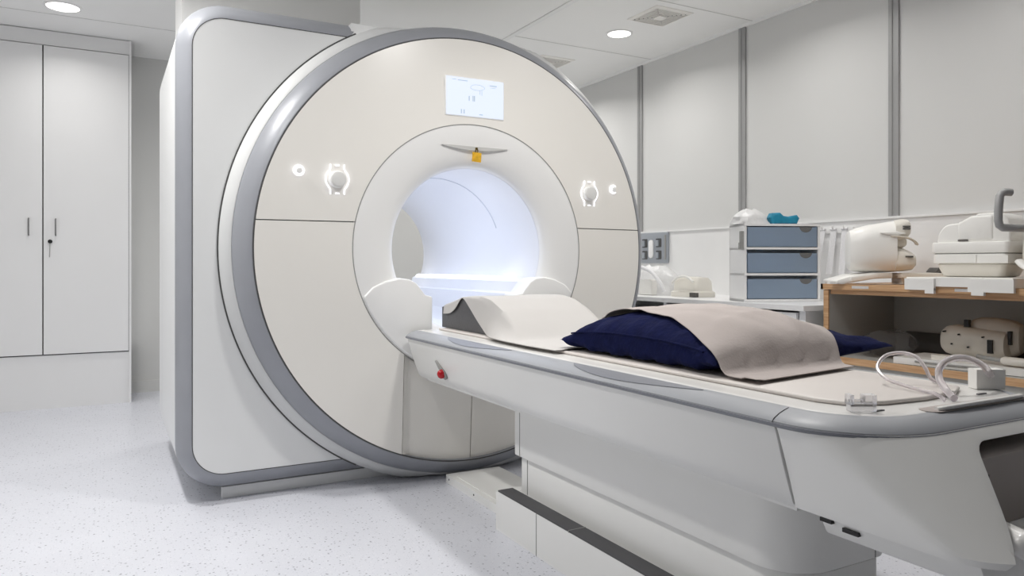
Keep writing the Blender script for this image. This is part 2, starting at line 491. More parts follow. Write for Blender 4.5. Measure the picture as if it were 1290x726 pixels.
# lower left and lower right covers, each with its flank facing the table foot
for sg in (-1, 1):
    def mx(P): return P if sg < 0 else [(2 * XC - x, z) for x, z in P][::-1]
    e0, e1 = ang_x(RF, XK), ang_x(RI, XK)          # angles (negative side)
    P = arc(RF, PI - ao, 2 * PI + e0, 50) + arc(RI, 2 * PI + e1, PI - ai, 36)
    part('lower_front_cover', prism(NB(), mx(P), 'y', 0, .045, warp=fy, cuts=16), M['face'], s, ang=25)
    e0, e1 = ang_x(RF, XK + .003), ang_x(RI, XK + .003)
    P = arc(RF, 2 * PI + e0, 2 * PI + ang_x(RF, XC - g), 20) + arc(RI, 2 * PI + ang_x(RI, XC - g), 2 * PI + e1, 20)
    def fy2(co):
        co = fy(co); t = min(1, (XC - abs(co.x - XC) * 1 - (XC - .35)) / .03) if abs(co.x - XC) > .32 else 1
        co.y += .026 * max(0, t); return co
    part('centre_front_cover', prism(NB(), mx(P), 'y', 0, .015, warp=fy2, cuts=14), M['face'], s, ang=25)
b = NB(); revolve_y(b, [(RI - .01, 3.196), (RF + .004, 3.20)], XC, ZC, 96, zmin=ZLO)
part('cover_backing', b, M['seam'], s, 'dark grey joints between covers')
part('inner_gasket', revolve_y(NB(), [(RI - .0045, 3.1395), (RI + .0015, 3.1395)], XC, ZC, 120), M['seamlt'], s, 'grey joint line')
part('bore_funnel', revolve_y(NB(), [(.5845, 3.15), (.5840, 3.1405), (.56, 3.1385), (.52, 3.1395), (.48, 3.1435), (.445, 3.151), (.42, 3.162), (.402, 3.176), (.392, 3.19), (.389, 3.203)], XC, ZC, 120), M['inner'], s)
part('bore_liner', revolve_y(NB(), [(.392, 3.199), (.387, 3.204), (.387, 4.74), (.395, 4.752)], XC, ZC, 120), M['bore'], s)
b = NB(); tube(b, [(XC + .386 * math.cos(t), 3.62, ZC + .386 * math.sin(t)) for t in [math.radians(20 + 140 * i / 40) for i in range(41)]], .0015, 6)
part('bore_joint', b, M['borej'], s)
# shoulders and ledges either side of the table channel
SH = [(.985, .865), (1.026, .906), (1.085, .932), (1.150, .945), (1.196, .939), (1.229, .9215), (1.256, .888), (1.272, .868), (1.306, .860), (1.306, .545)] + [(XC + .578 * math.cos(t), ZC + .578 * math.sin(t)) for t in [math.radians(246 - 44 * i / 16) for i in range(17)]]
LD = [(1.12, .944), (1.152, .944), (1.196, .938), (1.226, .921), (1.236, .885), (1.245, .868), (1.30, .862), (1.304, .712), (1.12, .712)]
for sg in (-1, 1):
    def mx(P): return P if sg < 0 else [(2 * XC - x, z) for x, z in P][::-1]
    part('entry_shoulder', prism(NB(), mx(SH), 'y', 3.130, 3.26, .010, 3, ang=60), M['inner'], s)
    part('bore_ledge', prism(NB(), mx(LD), 'y', 3.25, 4.72), M['bore'], s)
    b = NB(); xx = XC + sg * .318
    tube(b, [(xx, 3.34, .931), (xx, 3.36, .935), (xx, 4.66, .935), (xx, 4.68, .931)], .0115, 10)
    part('light_strip', b, M['strip'], s, 'glowing white strip along the bore')
b = NB(); box(b, 1.30, 1.748, 3.12, 4.72, .66, .703); part('bore_floor', b, M['bore'], s)
# screen
b = NB(); prism(b, rrect(1.372, 1.679, 1.695, 1.881, .006), 'y', 3.139, 3.164, .002); scr = part('screen', b, M['inner'], s)
b = NB(); prism(b, rrect(1.377, 1.674, 1.70, 1.876, .004), 'y', 3.1375, 3.142); part('display', b, M['screen'], scr, 'bright pale blue display', )
b = NB()
def mk(x, z, w_, h_): box(b, x, x + w_, 3.1365, 3.138, z, z + h_)
mk(1.405, 1.863, .022, .003); mk(1.435, 1.861, .05, .004); mk(1.60, 1.851, .038, .005); mk(1.603, 1.843, .03, .002)
mk(1.51, 1.771, .004, .026); mk(1.516, 1.771, .007, .026); mk(1.49, 1.772, .006, .022)
mk(1.450, 1.709, .006, .02); mk(1.464, 1.709, .006, .02); mk(1.545, 1.709, .02, .005)
tube(b, catmull([(1.50, 3.137, 1.835), (1.515, 3.137, 1.848), (1.55, 3.137, 1.850), (1.575, 3.137, 1.838), (1.55, 3.137, 1.826), (1.515, 3.137, 1.826)], 5, True), .0012, 5, True)
mk(1.548, 1.806, .0025, .02); mk(1.558, 1.802, .0025, .024)
isl('display_mark', b, M['mark'], scr, 'faint blue-grey mark')
# backlit control knobs
for sg in (-1, 1):
    cx_, cz = XC + sg * .652, 1.370
    Y0 = 3.1415
    def P(x, z): return (cx_ + x, Y0, cz + z)
    b = NB()
    for m_ in (-1, 1):
        pts = [P(m_ * .030, .064), P(m_ * .030, .052), P(m_ * .0305, .043)] + [P(m_ * .050 * math.cos(math.radians(q)), .050 * math.sin(math.radians(q))) for q in range(46, -47, -8)] + [P(m_ * .0305, -.043), P(m_ * .030, -.052), P(m_ * .030, -.064)]
        tube(b, pts, .0024, 8)
    for zz in (.060, -.060): box(b, cx_ - .008, cx_ + .008, Y0 - .001, Y0 + .003, cz + zz - .002, cz + zz + .002)
    kn = part('control_knob', NB() if False else cyl(NB(), (cx_, 3.165, cz), (cx_, 3.118, cz), .039, .034, 40, .006, 3), M['table'], s)
    part('backlit_outline', b, M['glow'], kn, 'glowing white outline')
    cx2, cz2 = XC + sg * .812, 1.400
    bn = part('push_button', cyl(NB(), (cx2, 3.17, cz2), (cx2, 3.143, cz2), .013, .012, 28, .003), M['inner'], s)
    b = NB(); a0 = 0 if sg < 0 else math.radians(50); a1 = 2 * PI if sg < 0 else math.radians(310)
    tube(b, [(cx2 + .020 * math.cos(a0 + (a1 - a0) * i / 32), 3.152, cz2 + .020 * math.sin(a0 + (a1 - a0) * i / 32)) for i in range(32 if sg < 0 else 33)], .0032, 8, sg < 0)
    part('backlit_outline', b, M['glow'], bn, 'glowing white outline')
# slim recess over the bore, its shade painted as a grey crescent
pts = [(XC - .172 + .344 * i / 24, 1.5585) for i in range(25)] + [(XC + .172 - .344 * i / 24, 1.5575 - .0165 * (1 - (2 * i / 24 - 1) ** 2)) for i in range(1, 24)]
part('laser_slot_shade', prism(NB(), pts, 'y', 3.133, 3.15, 0), M['ceilj'], s, 'slim crescent slot with its shade painted grey')
t = thing('hanging_tag', 'small square yellow tag hanging from the grey slot above the bore', 'tag', (1.527, 3.128, 1.485))
mt = Matrix.Translation((1.527, 3.127, 1.5085)) @ Matrix.Rotation(math.radians(4), 4, 'Y')
b = NB(); box(b, -.0225, .0225, -.003, .003, -.022, .022, .003, mtx=mt); part('plate', b, M['gold'], t)
b = NB(); box(b, -.016, .016, -.0042, -.0028, -.016, .016, .0006, mtx=mt); part('raised_square', b, M['gold'], t)
b = NB(); tube(b, catmull([(1.527, 3.127, 1.529), (1.521, 3.127, 1.537), (1.524, 3.127, 1.548), (1.530, 3.127, 1.548), (1.533, 3.127, 1.537)], 5, True), .0022, 6, True)
box(b, 1.5225, 1.5315, 3.124, 3.136, 1.546, 1.553, .001); part('hook', b, M['brass'], t, 'dull brass hook')
# boxed shaft between scanner top and ceiling
b = NB(); box(b, .335, 1.243, 4.02, 4.40, 2.1195, H, .004)
solo('duct_housing', b, M['inner'], 'white boxed duct rising from the scanner top to the ceiling', 'duct')

# ------------------------------------------------------------------ patient table
T = thing('patient_table', 'long white patient table with grey rim on a white pedestal before the bore', 'patient table', (XC, 2.0, 0))
def mirror_poly(half): return half + [(2 * XC - x, z) for x, z in reversed(half)]
# main side housing: trapezoid section, slightly convex flanks
half = [(1.168, .692), (1.178, .66), (1.196, .60), (1.215, .545), (1.226, .516), (1.240, .505)]
b = NB(); prism(b, mirror_poly(half), 'y', 1.047, 3.10, .003, 2, ang=50)
box(b, 1.252, 1.796, 1.06, 3.06, .494, .507, .004)
part('side_housing', b, M['table'], T)
def U(ins, z, y1=3.10, ye=.828, xl=1.168, r=.20, n=16, bow=.0):
    L, R_, E = xl + ins, 2 * XC - xl - ins, ye + ins
    r = max(.02, r - ins)
    out = [(L, y1 + (E + r - y1) * i / 10, z) for i in range(10)]
    out += [(L + r + r * math.cos(PI + PI / 2 * i / n), E + r + r * math.sin(PI + PI / 2 * i / n) * (1), z) for i in range(n + 1)]
    out += [(L + r + (R_ - L - 2 * r) * i / 8, E, z) for i in range(1, 8)]
    out += [(R_ - r + r * math.cos(1.5 * PI + PI / 2 * i / n), E + r + r * math.sin(1.5 * PI + PI / 2 * i / n), z) for i in range(n + 1)]
    out += [(R_, E + r + (y1 - E - r) * i / 10, z) for i in range(1, 11)]
    return out
rr = [U(i_, z_) for i_, z_ in ((.03, .683), (.004, .683), (-.001, .686), (-.001, .6905), (.004, .6955), (.018, .7035), (.034, .7095), (.046, .713), (.056, .7128), (.06, .705))]
part('rim', loft(NB(), rr, False), M['rim'], T, 'satin grey rim')
rr = [U(i_, z_) for i_, z_ in ((.02, .679), (.001, .679), (-.004, .682), (-.004, .6875), (.0, .6885))]
part('rim_trim', loft(NB(), rr, False), M['rimdk'], T, 'dark grey line under the rim')
# joint in the rim near the foot end
b = NB()
Q = [(1.1655, .684), (1.1655, .690), (1.1705, .6962), (1.1845, .7043), (1.2005, .7103), (1.2125, .7137), (1.2135, .700), (1.18, .684)]
for QQ in (Q, [(2 * XC - x, z) for x, z in Q][::-1]): prism(b, QQ, 'y', 1.0468, 1.0480)
isl('rim_joint', b, M['gap'], T)
# foot end cover: leans outwards towards its lower edge
def UE(z):
    t = (.692 - z) / (.692 - .508)
    return U(0, z, 1.043, .83 - .20 * t, 1.168 + .062 * t ** .9, .20 - .10 * t)
lv = [.692, .68, .66, .62, .58, .545, .52]
rings = [UE(z) for z in lv] + [[(XC + (x - XC) * .985, y + .006, .508) for x, y, z in UE(.515)], [(XC + (x - XC) * .9, y + .03, .505) for x, y, z in UE(.512)]]
b = NB(); loft(b, rings, True)
bmesh.ops.recalc_face_normals(b, faces=b.faces[:])
mec = bpy.data.meshes.new('endc'); b.to_mesh(mec); b.free()
oc = bpy.data.objects.new('endc', mec); C.objects.link(oc)
cb = NB()
loft(cb, [[(xa, .50, z_), (1.90, .50, z_), (1.90, .93, z_), (xa, .93, z_)] for xa, z_ in ((1.235, .40), (1.262, .50), (1.435, .668))])
bmesh.ops.recalc_face_normals(cb, faces=cb.faces[:])
pv = NB(); merge(pv, cb); bevel(pv, .028, 4)
mcu = bpy.data.meshes.new('cut'); pv.to_mesh(mcu); pv.free(); ocu = bpy.data.objects.new('cut', mcu); C.objects.link(ocu)
ocu.location = (0, 0, 0)
mdf = oc.modifiers.new('b', 'BOOLEAN'); mdf.operation = 'DIFFERENCE'; mdf.object = ocu; mdf.solver = 'EXACT'
dg = bpy.context.evaluated_depsgraph_get(); dg.update()
res = bpy.data.meshes.new_from_object(oc.evaluated_get(dg))
for o_ in (oc, ocu): bpy.data.objects.remove(o_)
b = NB(); b.from_mesh(res)
es_ = [e for e in b.edges if len(e.link_faces) == 2 and e.calc_face_angle(0) > math.radians(40) and all(v.co.x > 1.245 and v.co.y < .84 and .525 < v.co.z < .675 for v in e.verts)]
bmesh.ops.bevel(b, geom=es_, offset=.013, segments=4, profile=.5, affect='EDGES', clamp_overlap=True)
ends = part('end_cover', b, M['table'], T)
b = NB(); box(b, 1.36, 1.80, .79, .935, .508, .64, .02)
part('recess_shade_plate', b, M['recess'], T, 'grey plate giving the shade of the end recess')  # plate coloured darker to stand for the shade inside the recess
b = NB(); box(b, 1.40, 1.44, .782, .792, .60, .612, .003); part('socket', b, M['black'], T, 'small black socket')
b = NB(); cyl(b, (1.40, .80, .537), (1.332, .655, .535), .020, .024, 28, .014, 4); part('foot_lever', b, M['deck'], T, 'rounded white lever')
# lower lip under the foot end
b = NB(); prism(b, [(1.262, .507), (1.29, .455), (1.758, .455), (1.786, .507)], 'y', .70, 1.02, .006, 2)
lip = part('end_tray', b, M['table'], T)
b = NB(); box(b, 1.262, 1.272, .985, 1.012, .487, .495); box(b, 1.268, 1.28, .93, .965, .478, .486); isl('slot', b, M['black'], lip, 'small dark slot')
# deck and sliding pallet
rr = [U(.055, .7085), U(.057, .7115), U(.062, .713), U(.075, .7135)]
b = NB(); loft(b, rr, False)
o_ = U(.075, .7135); b.faces.new([b.verts.new(p) for p in o_])
part('deck', b, M['deck'], T)
b = NB()
P = [(1.305, 3.06), (1.305, 1.06), (1.325, 1.0), (1.40, .965), (1.524, .955), (1.648, .965), (1.723, 1.0), (1.743, 1.06), (1.743, 3.06)]
prism(b, P, 'z', .7136, .7235, .009, 4); part('sliding_top', b, M['pallet'], T)
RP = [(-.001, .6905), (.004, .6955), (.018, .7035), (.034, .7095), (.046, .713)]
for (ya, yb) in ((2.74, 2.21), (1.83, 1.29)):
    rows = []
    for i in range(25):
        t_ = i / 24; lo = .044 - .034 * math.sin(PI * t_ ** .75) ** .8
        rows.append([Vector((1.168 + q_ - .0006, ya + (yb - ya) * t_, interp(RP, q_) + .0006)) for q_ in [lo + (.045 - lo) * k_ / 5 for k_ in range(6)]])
    part('rim_grip_shade', sheet(rows, .0008), M['rimdk'], T, 'scalloped grip with its shade painted darker')  # darker strips paint the shade in the hollows of the rim
# recessed pull handle at the foot end; beige patch paints the groove shadow
b = NB(); o1 = rrect(1.415, 1.76, .868, .912, .021); prism(b, o1, 'z', .7128, .7145); part('handle_recess_shade', b, M['linen'], T, 'beige patch for the shadow in the oval recess')
b = NB(); tube(b, catmull([(1.44, .882, .7165), (1.47, .874, .7195), (1.6, .872, .7205), (1.72, .876, .7195), (1.745, .886, .7165)], 6), .007, 10, flat=.7); part('pull_handle', b, M['deck'], T)
b = NB(); box(b, 1.325, 1.352, .932, .938, .7135, .7155); box(b, 1.70, 1.73, .945, .951, .7135, .7155); isl('latch_slot', b, M['rubber'], T, 'dark latch slot')
# emergency stop
b = NB()
me_ = Matrix.Translation((1.205, 2.77, .563)) @ Matrix.Rotation(math.radians(-17), 4, 'Y')
p = NB(); prism(p, [(.004 * 0 + .0, 0)] and [(y, z) for y, z in [(.050, .052), (.040, .05), (-.012, .012), (-.020, -.004), (-.018, -.020), (-.006, -.026), (.010, -.022), (.020, -.006)]], 'x', -.006, .004, .002); merge(b, p, me_)
es = part('stop_recess', b, M['seamlt'], T, 'grey teardrop recess')
b = NB(); p = NB(); loft(p, [[(x, r_ * math.cos(2 * PI * i / 20), r_ * math.sin(2 * PI * i / 20) * 1.15 + .002) for i in range(20)] for x, r_ in ((-.004, .0155), (-.012, .0165), (-.020, .0145), (-.026, .009), (-.0275, .003))]); merge(b, p, me_)
part('stop_button', b, M['red'], es, 'red emergency stop button')
# pedestal
def rped(x0, x1, y0, y1, rn, rf, n=8, rr_=.04):
    out = []
    for cx_, cy_, r_, a in ((x1 - rf, y1 - rf, rf, 0), (x0 + rf, y1 - rf, rf, 90), (x0 + rn, y0 + rn, rn, 180), (x1 - rr_, y0 + rr_, rr_, 270)):
        for i in range(n + 1):
            t_ = math.radians(a + 90 * i / n); out.append((cx_ + r_ * math.cos(t_), cy_ + r_ * math.sin(t_)))
    return out
b = NB(); prism(b, rped(1.358, 1.70, 1.16, 2.46, .12, .01), 'z', .286, .50, .005, 2); part('pedestal_column', b, M['table'], T)
b = NB(); prism(b, rped(1.374, 1.692, 1.17, 2.435, .12, .01), 'z', .10, .281, .004, 2); part('pedestal_skirt', b, M['table'], T)
b = NB(); prism(b, rped(1.378, 1.688, 1.175, 2.43, .12, .01), 'z', .27, .30); part('pedestal_joint', b, M['seam'], T, 'shadow joint')
b = NB()
for x_, z0, z1, yy in ((1.3565, .29, .50, 2.415), (1.3725, .15, .278, 2.385)): box(b, x_, x_ + .004, yy - .0012, yy + .0012, z0, z1)
box(b, 1.645, 1.647, 1.1585, 1.162, .29, .495)
isl('pedestal_seam', b, M['seamlt'], T)
b = NB(); box(b, 1.302, 2 * XC - 1.302, 1.32, 2.50, 0, .146, .006); box(b, 1.345, 2 * XC - 1.345, 2.45, 2.495, .14, .149, .002)
part('plinth', b, M['table'], T)
b = NB(); box(b, 1.303, 1.366, 1.32, 2.485, .143, .1515, .004); box(b, 2 * XC - 1.366, 2 * XC - 1.303, 1.32, 2.485, .143, .1515, .004)
isl('plinth_strip', b, M['rubber'], T, 'dark rubber strip on the plinth edge')
b = NB(); box(b, 1.3005, 1.304, 2.198, 2.2, .0, .146); box(b, 1.3005, 1.367, 1.995, 1.998, .145, .1525); isl('plinth_seam', b, M['seamlt'], T)
b = NB(); box(b, 1.383, 1.66, 2.44, 3.155, 0, .036, .008, 3); box(b, 1.41, 1.63, 2.46, 3.1, .034, .039, .002)
fl = part('floor_plate', b, M['table'], T)
b = NB()
for y in (2.62, 2.86, 3.12): cyl(b, (1.381, y, .02), (1.385, y, .02), .004, n=10)
isl('screw', b, M['gap'], fl)

# ------------------------------------------------------------------ cushions and sheets on the table
ZT = .7245
WP = [(3.085, .090), (3.0, .106), (2.86, .136), (2.78, .143), (2.68, .145), (2.60, .135), (2.5, .098), (2.42, .055), (2.36, .018), (2.335, .002)]
def wh(y): return interp([(a, c) for a, c in WP], y) if 2.335 <= y <= 3.09 else 0.
prof = [(3.085, 0)] + WP + [(2.335, 0)]
P = [(y, ZT + .0005 + z) for y, z in prof]
b = NB(); prism(b, P, 'x', 1.333, 1.722, .012, 3, ang=25)
solo('wedge_cushion', b, M['wedge'], 'dark grey wedge cushion under the white sheet at the bore end of the table', 'cushion')

def smooth_rows(R, it=2, pinned=()):
    n, m = len(R), len(R[0])
    for _ in range(it):
        Q = [r[:] for r in R]
        for i in range(n):
            for j in range(m):
                acc = Vector((0, 0, 0)); c = 0
                if 0 < i < n - 1: acc += R[i - 1][j] + R[i + 1][j]; c += 2
                if 0 < j < m - 1: acc += R[i][j - 1] + R[i][j + 1]; c += 2
                if c:
                    q = R[i][j] * .5 + acc / c * .5
                    if i in (0, n - 1) or j in (0, m - 1): q = R[i][j] * .6 + acc / c * .4
                    Q[i][j] = q
        R = Q
    return R

# white sheet over the wedge
LX = [(3.05, 1.326), (2.66, 1.326), (2.60, 1.312), (2.52, 1.285), (2.40, 1.268), (2.2, 1.262), (2.03, 1.272)]   # left edge x
LZ = [(3.05, .062), (2.985, .066), (2.93, .085), (2.885, .122), (2.852, .147), (2.82, .128), (2.77, .095), (2.72, .060), (2.67, .028), (2.62, .010), (2.56, .002), (2.03, .0)]
rows = []
N1 = 64
for i in range(N1 + 1):
    y = 3.05 + (2.03 - 3.05) * i / N1
    h = wh(y) + .005
    base = ZT
    if 1.9 < y < 2.4: pass
    xe, ze = interp(LX, y), interp(LZ, y)
    ze = max(min(ze, h + .004), 0)
    row = []
    xc_ = 1.330
    if xe >= xc_: xe = xc_ - .001
    for j in range(8):
        t = j / 8; 
        tt = t * t * (3 - 2 * t) if h > .05 else t
        row.append(Vector((xe + (xc_ - .001 - xe) * tt, y, base + ze + (h - ze) * (t if xe > 1.31 else t ** 1.6))))
    for j in range(25):
        t = j / 24
        x = xc_ + (1.728 - xc_) * t
        wv = .003 * math.sin(7 * t + 3 * y) * (1 if h > .03 else .2)
        row.append(Vector((x, y, base + h + max(-.001, wv * math.sin(PI * t)))))
    xr = 1.745; 
    for j in range(1, 7):
        t = j / 6
        row.append(Vector((1.728 + (xr - 1.728) * t, y, base + h + (.002 - h) * t)))
    rows.append(row)
rows = smooth_rows(rows, 2)
for r in rows:
    for p in r:
        lo = wh(p.y) + ZT + .0035 if 1.331 < p.x < 1.724 else ZT + .001
        p.z = max(p.z, lo)
        if 2.32 < p.y < 3.09 and p.z < wh(p.y) + ZT + .002:
            if 1.3285 < p.x < 1.5: p.x = 1.3285
            if 1.5 < p.x < 1.7265: p.x = 1.7265
solo('white_sheet', sheet(rows), M['paper'], 'white sheet draped over the grey wedge between bore and navy pillow', 'sheet', ang=60)

# navy pillow
PX, PY, HX, HY = 1.665, 1.715, .352, .352
def pil(u, v):
    pu, pv_ = (1 - abs(u) ** (3.4 if u < 0 else 2.3)), (1 - abs(v) ** 2.4)
    f = (max(0, pu) * max(0, pv_)) ** .52
    f *= 1 - .42 * max(0, min(1, (u - .12) / .5))
    x = PX + HX * u * (1 - .055 * (1 - v * v) * abs(u) ** 6)
    y = PY + HY * v * (1 - .05 * (1 - u * u) * abs(v) ** 6)
    return x, y, f
def ptop(u, v):
    x, y, f = pil(u, v)
    z = .758 + .112 * f + .004 * noise.noise(Vector((x * 14, y * 14, 0))) * f
    if u > .2: z += .012 * ((u - .2) / .8) ** 2
    return Vector((x, y, z))
def pbot(u, v):
    x, y, f = pil(u, v)
    z = .757 - .06 * f
    if u > .2: z += .012 * ((u - .2) / .8) ** 2
    return Vector((x, y, max(z, ZT + .007)))
b = NB(); n = 44
def sp(i): 
    a = -1 + 2 * i / n; return math.sin(a * PI / 2) * .55 + a * .45
Vt = [[b.verts.new(ptop(sp(i), sp(j))) for j in range(n + 1)] for i in range(n + 1)]
Vb = [[(Vt[i][j] if i in (0, n) or j in (0, n) else b.verts.new(pbot(sp(i), sp(j)))) for j in range(n + 1)] for i in range(n + 1)]
for i in range(n):
    for j in range(n):
        b.faces.new([Vt[i][j], Vt[i][j + 1], Vt[i + 1][j + 1], Vt[i + 1][j]]); b.faces.new([Vb[i][j], Vb[i + 1][j], Vb[i + 1][j + 1], Vb[i][j + 1]])
for v in b.verts:       # rumpled ends
    e = max(abs((v.co.x - PX) / HX) - .55, 0) / .45
    v.co.z += .006 * e * math.sin(v.co.y * 55 + v.co.x * 9) + .003 * e * math.sin(v.co.y * 120)
    v.co.z = max(v.co.z, ZT + .006)
pl = solo('navy_pillow', b, M['navy'], 'navy blue pillow lying across the table under the beige sheet', 'pillow', ang=70)
b = NB()
per = [pil(-1 + .0, -1 + 2 * j / 60) for j in range(61)]
tube(b, [ptop(-.965, -.86 + 1.72 * j / 50) + Vector((-.003, 0, .004)) for j in range(51)], .0028, 6)
part('piping', b, M['navy'], pl)

# beige sheet over the pillow
def pz(x, y):
    u, v = (x - PX) / HX, (y - PY) / HY
    if abs(u) >= 1 or abs(v) >= 1: return ZT
    return max(ptop(u, v).z, ZT)
LE = [(2.04, 1.46), (1.95, 1.42), (1.86, 1.43), (1.774, 1.425), (1.65, 1.405), (1.52, 1.375), (1.44, 1.345), (1.396, 1.332), (1.35, 1.327), (1.225, 1.322)]
RE = [(2.04, 1.90), (1.9, 1.91), (1.7, 1.91), (1.6, 1.90), (1.48, 1.86), (1.42, 1.815), (1.36, 1.77), (1.29, 1.747), (1.225, 1.745)]
rows = []
N1, N2 = 60, 44
for i in range(N1 + 1):
    s_ = i / N1; row = []
    for j in range(N2 + 1):
        t = j / N2
        y = 2.03 + (1.232 + .062 * t - 2.03) * s_
        xl, xr = interp(LE, y), interp(RE, y)
        x = xl + (xr - xl) * t
        z = pz(x, y)
        d_ = 0
        if z > ZT + .02:
            d_ = .004 * noise.noise(Vector((x * 9, y * 7, 3))) + .003 * math.sin(x * 30 + y * 22)
            d_ += .007 * max(0, 1 - abs((x - 1.52) + .55 * (y - 1.62)) / .022) + .006 * max(0, 1 - abs((x - 1.70) - .4 * (y - 1.5)) / .02) + .005 * max(0, 1 - abs((y - 1.50) - .25 * (x - 1.5)) / .018)
            if y > 1.6: d_ += .012 * (1 - min(1, t * 5)) * (1 if 1.8 < y else .4) * abs(math.sin(y * 19))
        row.append(Vector((x, y, z + .007 + max(-.002, d_))))
    rows.append(row)
rows = smooth_rows(rows, 3)
for r in rows:
    for p in r: p.z = max(p.z, ZT + .0015, pz(p.x, p.y) + .003 if pz(p.x, p.y) > ZT + .012 else 0)
for r in rows[-4:]:          # small curl at the near left corner
    for j in range(3): r[j].z += .004 * (3 - j) / 3
solo('beige_sheet', sheet(rows, .002), M['linen'], 'beige grey sheet draped over the navy pillow', 'sheet', ang=70)

# ------------------------------------------------------------------ small things on the foot end
b = NB()
def cam_pt(u, v, d):
    r_ = (u - 645) / 935. * d
    return Vector((.481 * d + .8767 * r_, .8767 * d - .481 * r_, 1 + (335 - v) / 935. * d))
tube(b, catmull([(1.549, .93, .7175), (1.551, .952, .7270), (1.553, .985, .730), (1.56, 1.03, .734), (1.57, 1.08, .742), (1.59, 1.115, .762), (1.62, 1.115, .787), (1.645, 1.09, .795), (1.655, 1.06, .787), (1.655, 1.04, .765), (1.66, 1.03, .742), (1.69, 1.03, .731), (1.715, 1.06, .729)], 8), .0042, 10)
solo('looped_tube', b, M['tube'], 'thin white looped tube standing on the foot end beside the clear hose', 'tube')
b = NB()
tube(b, catmull([cam_pt(1202, 502, 1.560), cam_pt(1199, 499, 1.572), cam_pt(1192, 492, 1.60), cam_pt(1184, 479, 1.635), cam_pt(1183, 466, 1.65), cam_pt(1191, 456, 1.66), cam_pt(1206, 451, 1.67), cam_pt(1223, 453, 1.685), cam_pt(1237, 460, 1.70), cam_pt(1245, 468, 1.71), cam_pt(1248, 473, 1.715)], 8), .0078, 12)
solo('clear_hose', b, M['tube'], 'thick clear hose arching from the table into the white connector', 'tube')
t = thing('connector_block', 'white plastic connector block at the end of the clear hose', 'connector', (1.80, .985, .7140), rotz=math.radians(-28), local=True)
b = NB(); box(b, -.032, .034, -.016, .016, .001, .046, .006, 3); part('housing', b, M['coil'], t)
b = NB(); box(b, .034, .039, -.010, .010, .008, .04, .002); part('cap', b, M['coilb'], t, 'ivory end cap')
t = thing('plastic_clip', 'clear plastic clip on the near left corner of the foot end', 'clip', (1.303, .945, .7140), rotz=math.radians(-30), local=True)
b = NB(); box(b, -.028, .022, -.010, .010, .001, .017, .003); part('base', b, M['clear'], t)
b = NB(); box(b, -.030, -.022, -.012, .012, .015, .034, .003); box(b, .0, .022, -.012, .012, .016, .034, .003); box(b, -.022, .0, -.004, .006, .016, .024, .002); isl('jaw', b, M['clear'], t)

# ------------------------------------------------------------------ bench along the right wall
B = thing('equipment_bench', 'beech edged open bench with grey inside along the right wall', 'bench', (3.5, 1.8, 0))
X0, X1, Y0, Y1 = 3.2, 3.80, .9, 2.56
b = NB(); box(b, X0 + .012, X1, Y0, Y1 - .012, .883, .907, .002); part('top', b, M['wood'], B)
b = NB(); box(b, X0, X0 + .012, Y0, Y1, .881, .909, .003); box(b, X0, X1, Y1 - .012, Y1, .881, .909, .003); part('top_edge', b, M['wood'], B)
b = NB(); box(b, X0 + .022, X1, Y0 + .01, Y1 - .04, .858, .880); part('top_rail', b, M['wood'], B)
b = NB(); box(b, X0 + .014, X1, Y1 - .036, Y1 - .012, .10, .88); box(b, X0 + .014, X1, Y0, Y0 + .024, .10, .88); isl('side_board', b, M['lam'], B)
b = NB(); box(b, X0 + .008, X0 + .016, Y1 - .038, Y1 - .010, .10, .879, .002); box(b, X0 + .008, X0 + .016, Y0, Y0 + .026, .10, .879, .002); isl('side_edge', b, M['wood'], B)
b = NB(); box(b, X1 - .06, X1 - .045, Y0 + .024, Y1 - .036, .55, .86); part('back_board', b, M['lam'], B)
b = NB(); box(b, X0 + .012, X1 - .045, Y0 + .024, Y1 - .036, .517, .546); part('shelf_board', b, M['lam'], B)
b = NB(); box(b, X0 + .002, X0 + .012, Y0 + .024, Y1 - .036, .515, .5475, .002); part('shelf_edge', b, M['wood'], B)
b = NB(); box(b, X0 + .03, X1, Y0 + .01, Y1 - .02, 0, .10, .002); box(b, X0 + .02, X0 + .03, Y0 + .02, Y1 - .03, .10, .515); part('base', b, M['lam'], B)
b = NB()
for y in (2.335, 1.835): box(b, X0 - .0012, X0 + .001, y - .045, y + .045, .889, .902)
isl('label_strip', b, M['label'], B, 'white paper label')

E_ = math.radians(-28.75)
# --- left coil on its stacked plates
z0 = .9095
pw = thing('flat_coil', 'thin white flat coil plate at the left end of the bench top, sloping forward', 'coil', (3.33, 2.42, z0), rotz=E_, local=True)
b = NB(); prism(b, [(-.155, .004), (-.13, .0), (.03, .026), (.12, .030), (.12, .056), (.03, .056), (-.06, .046), (-.155, .02)], 'y', -.07, .10, .006, 2); part('plate', b, M['coil'], pw)
b = NB(); prism(b, [(-.09, .012), (.04, .030), (.04, .052), (-.09, .036)], 'y', -.082, -.068, .003); part('front_strip', b, M['coil'], pw)
b = NB(); box(b, -.185, -.12, -.06, -.02, .001, .014, .006, 3); part('tip', b, M['coil'], pw)
pw = thing('flat_coil', 'ivory flat coil with a dark grey pad under the upright head coil', 'coil', (3.60, 2.27, z0 + .0), rotz=E_, local=True)
b = NB(); prism(b, [(-.16, .030), (.05, .030), (.18, .022), (.24, .0), (.27, .0), (.20, .040), (.05, .055), (-.16, .055)], 'y', -.10, .06, .006, 2); part('plate', b, M['coilb'], pw)
b = NB(); box(b, -.14, -.09, -.06, .04, .0, .032, .003); box(b, .08, .12, -.06, .04, .0, .03, .003); isl('foot', b, M['coilb'], pw)
b = NB(); prism(b, [(.03, .058), (.15, .052), (.16, .060), (.05, .082)], 'y', -.05, .04, .004); part('grey_pad', b, M['dkgrey'], pw, 'dark grey pad')
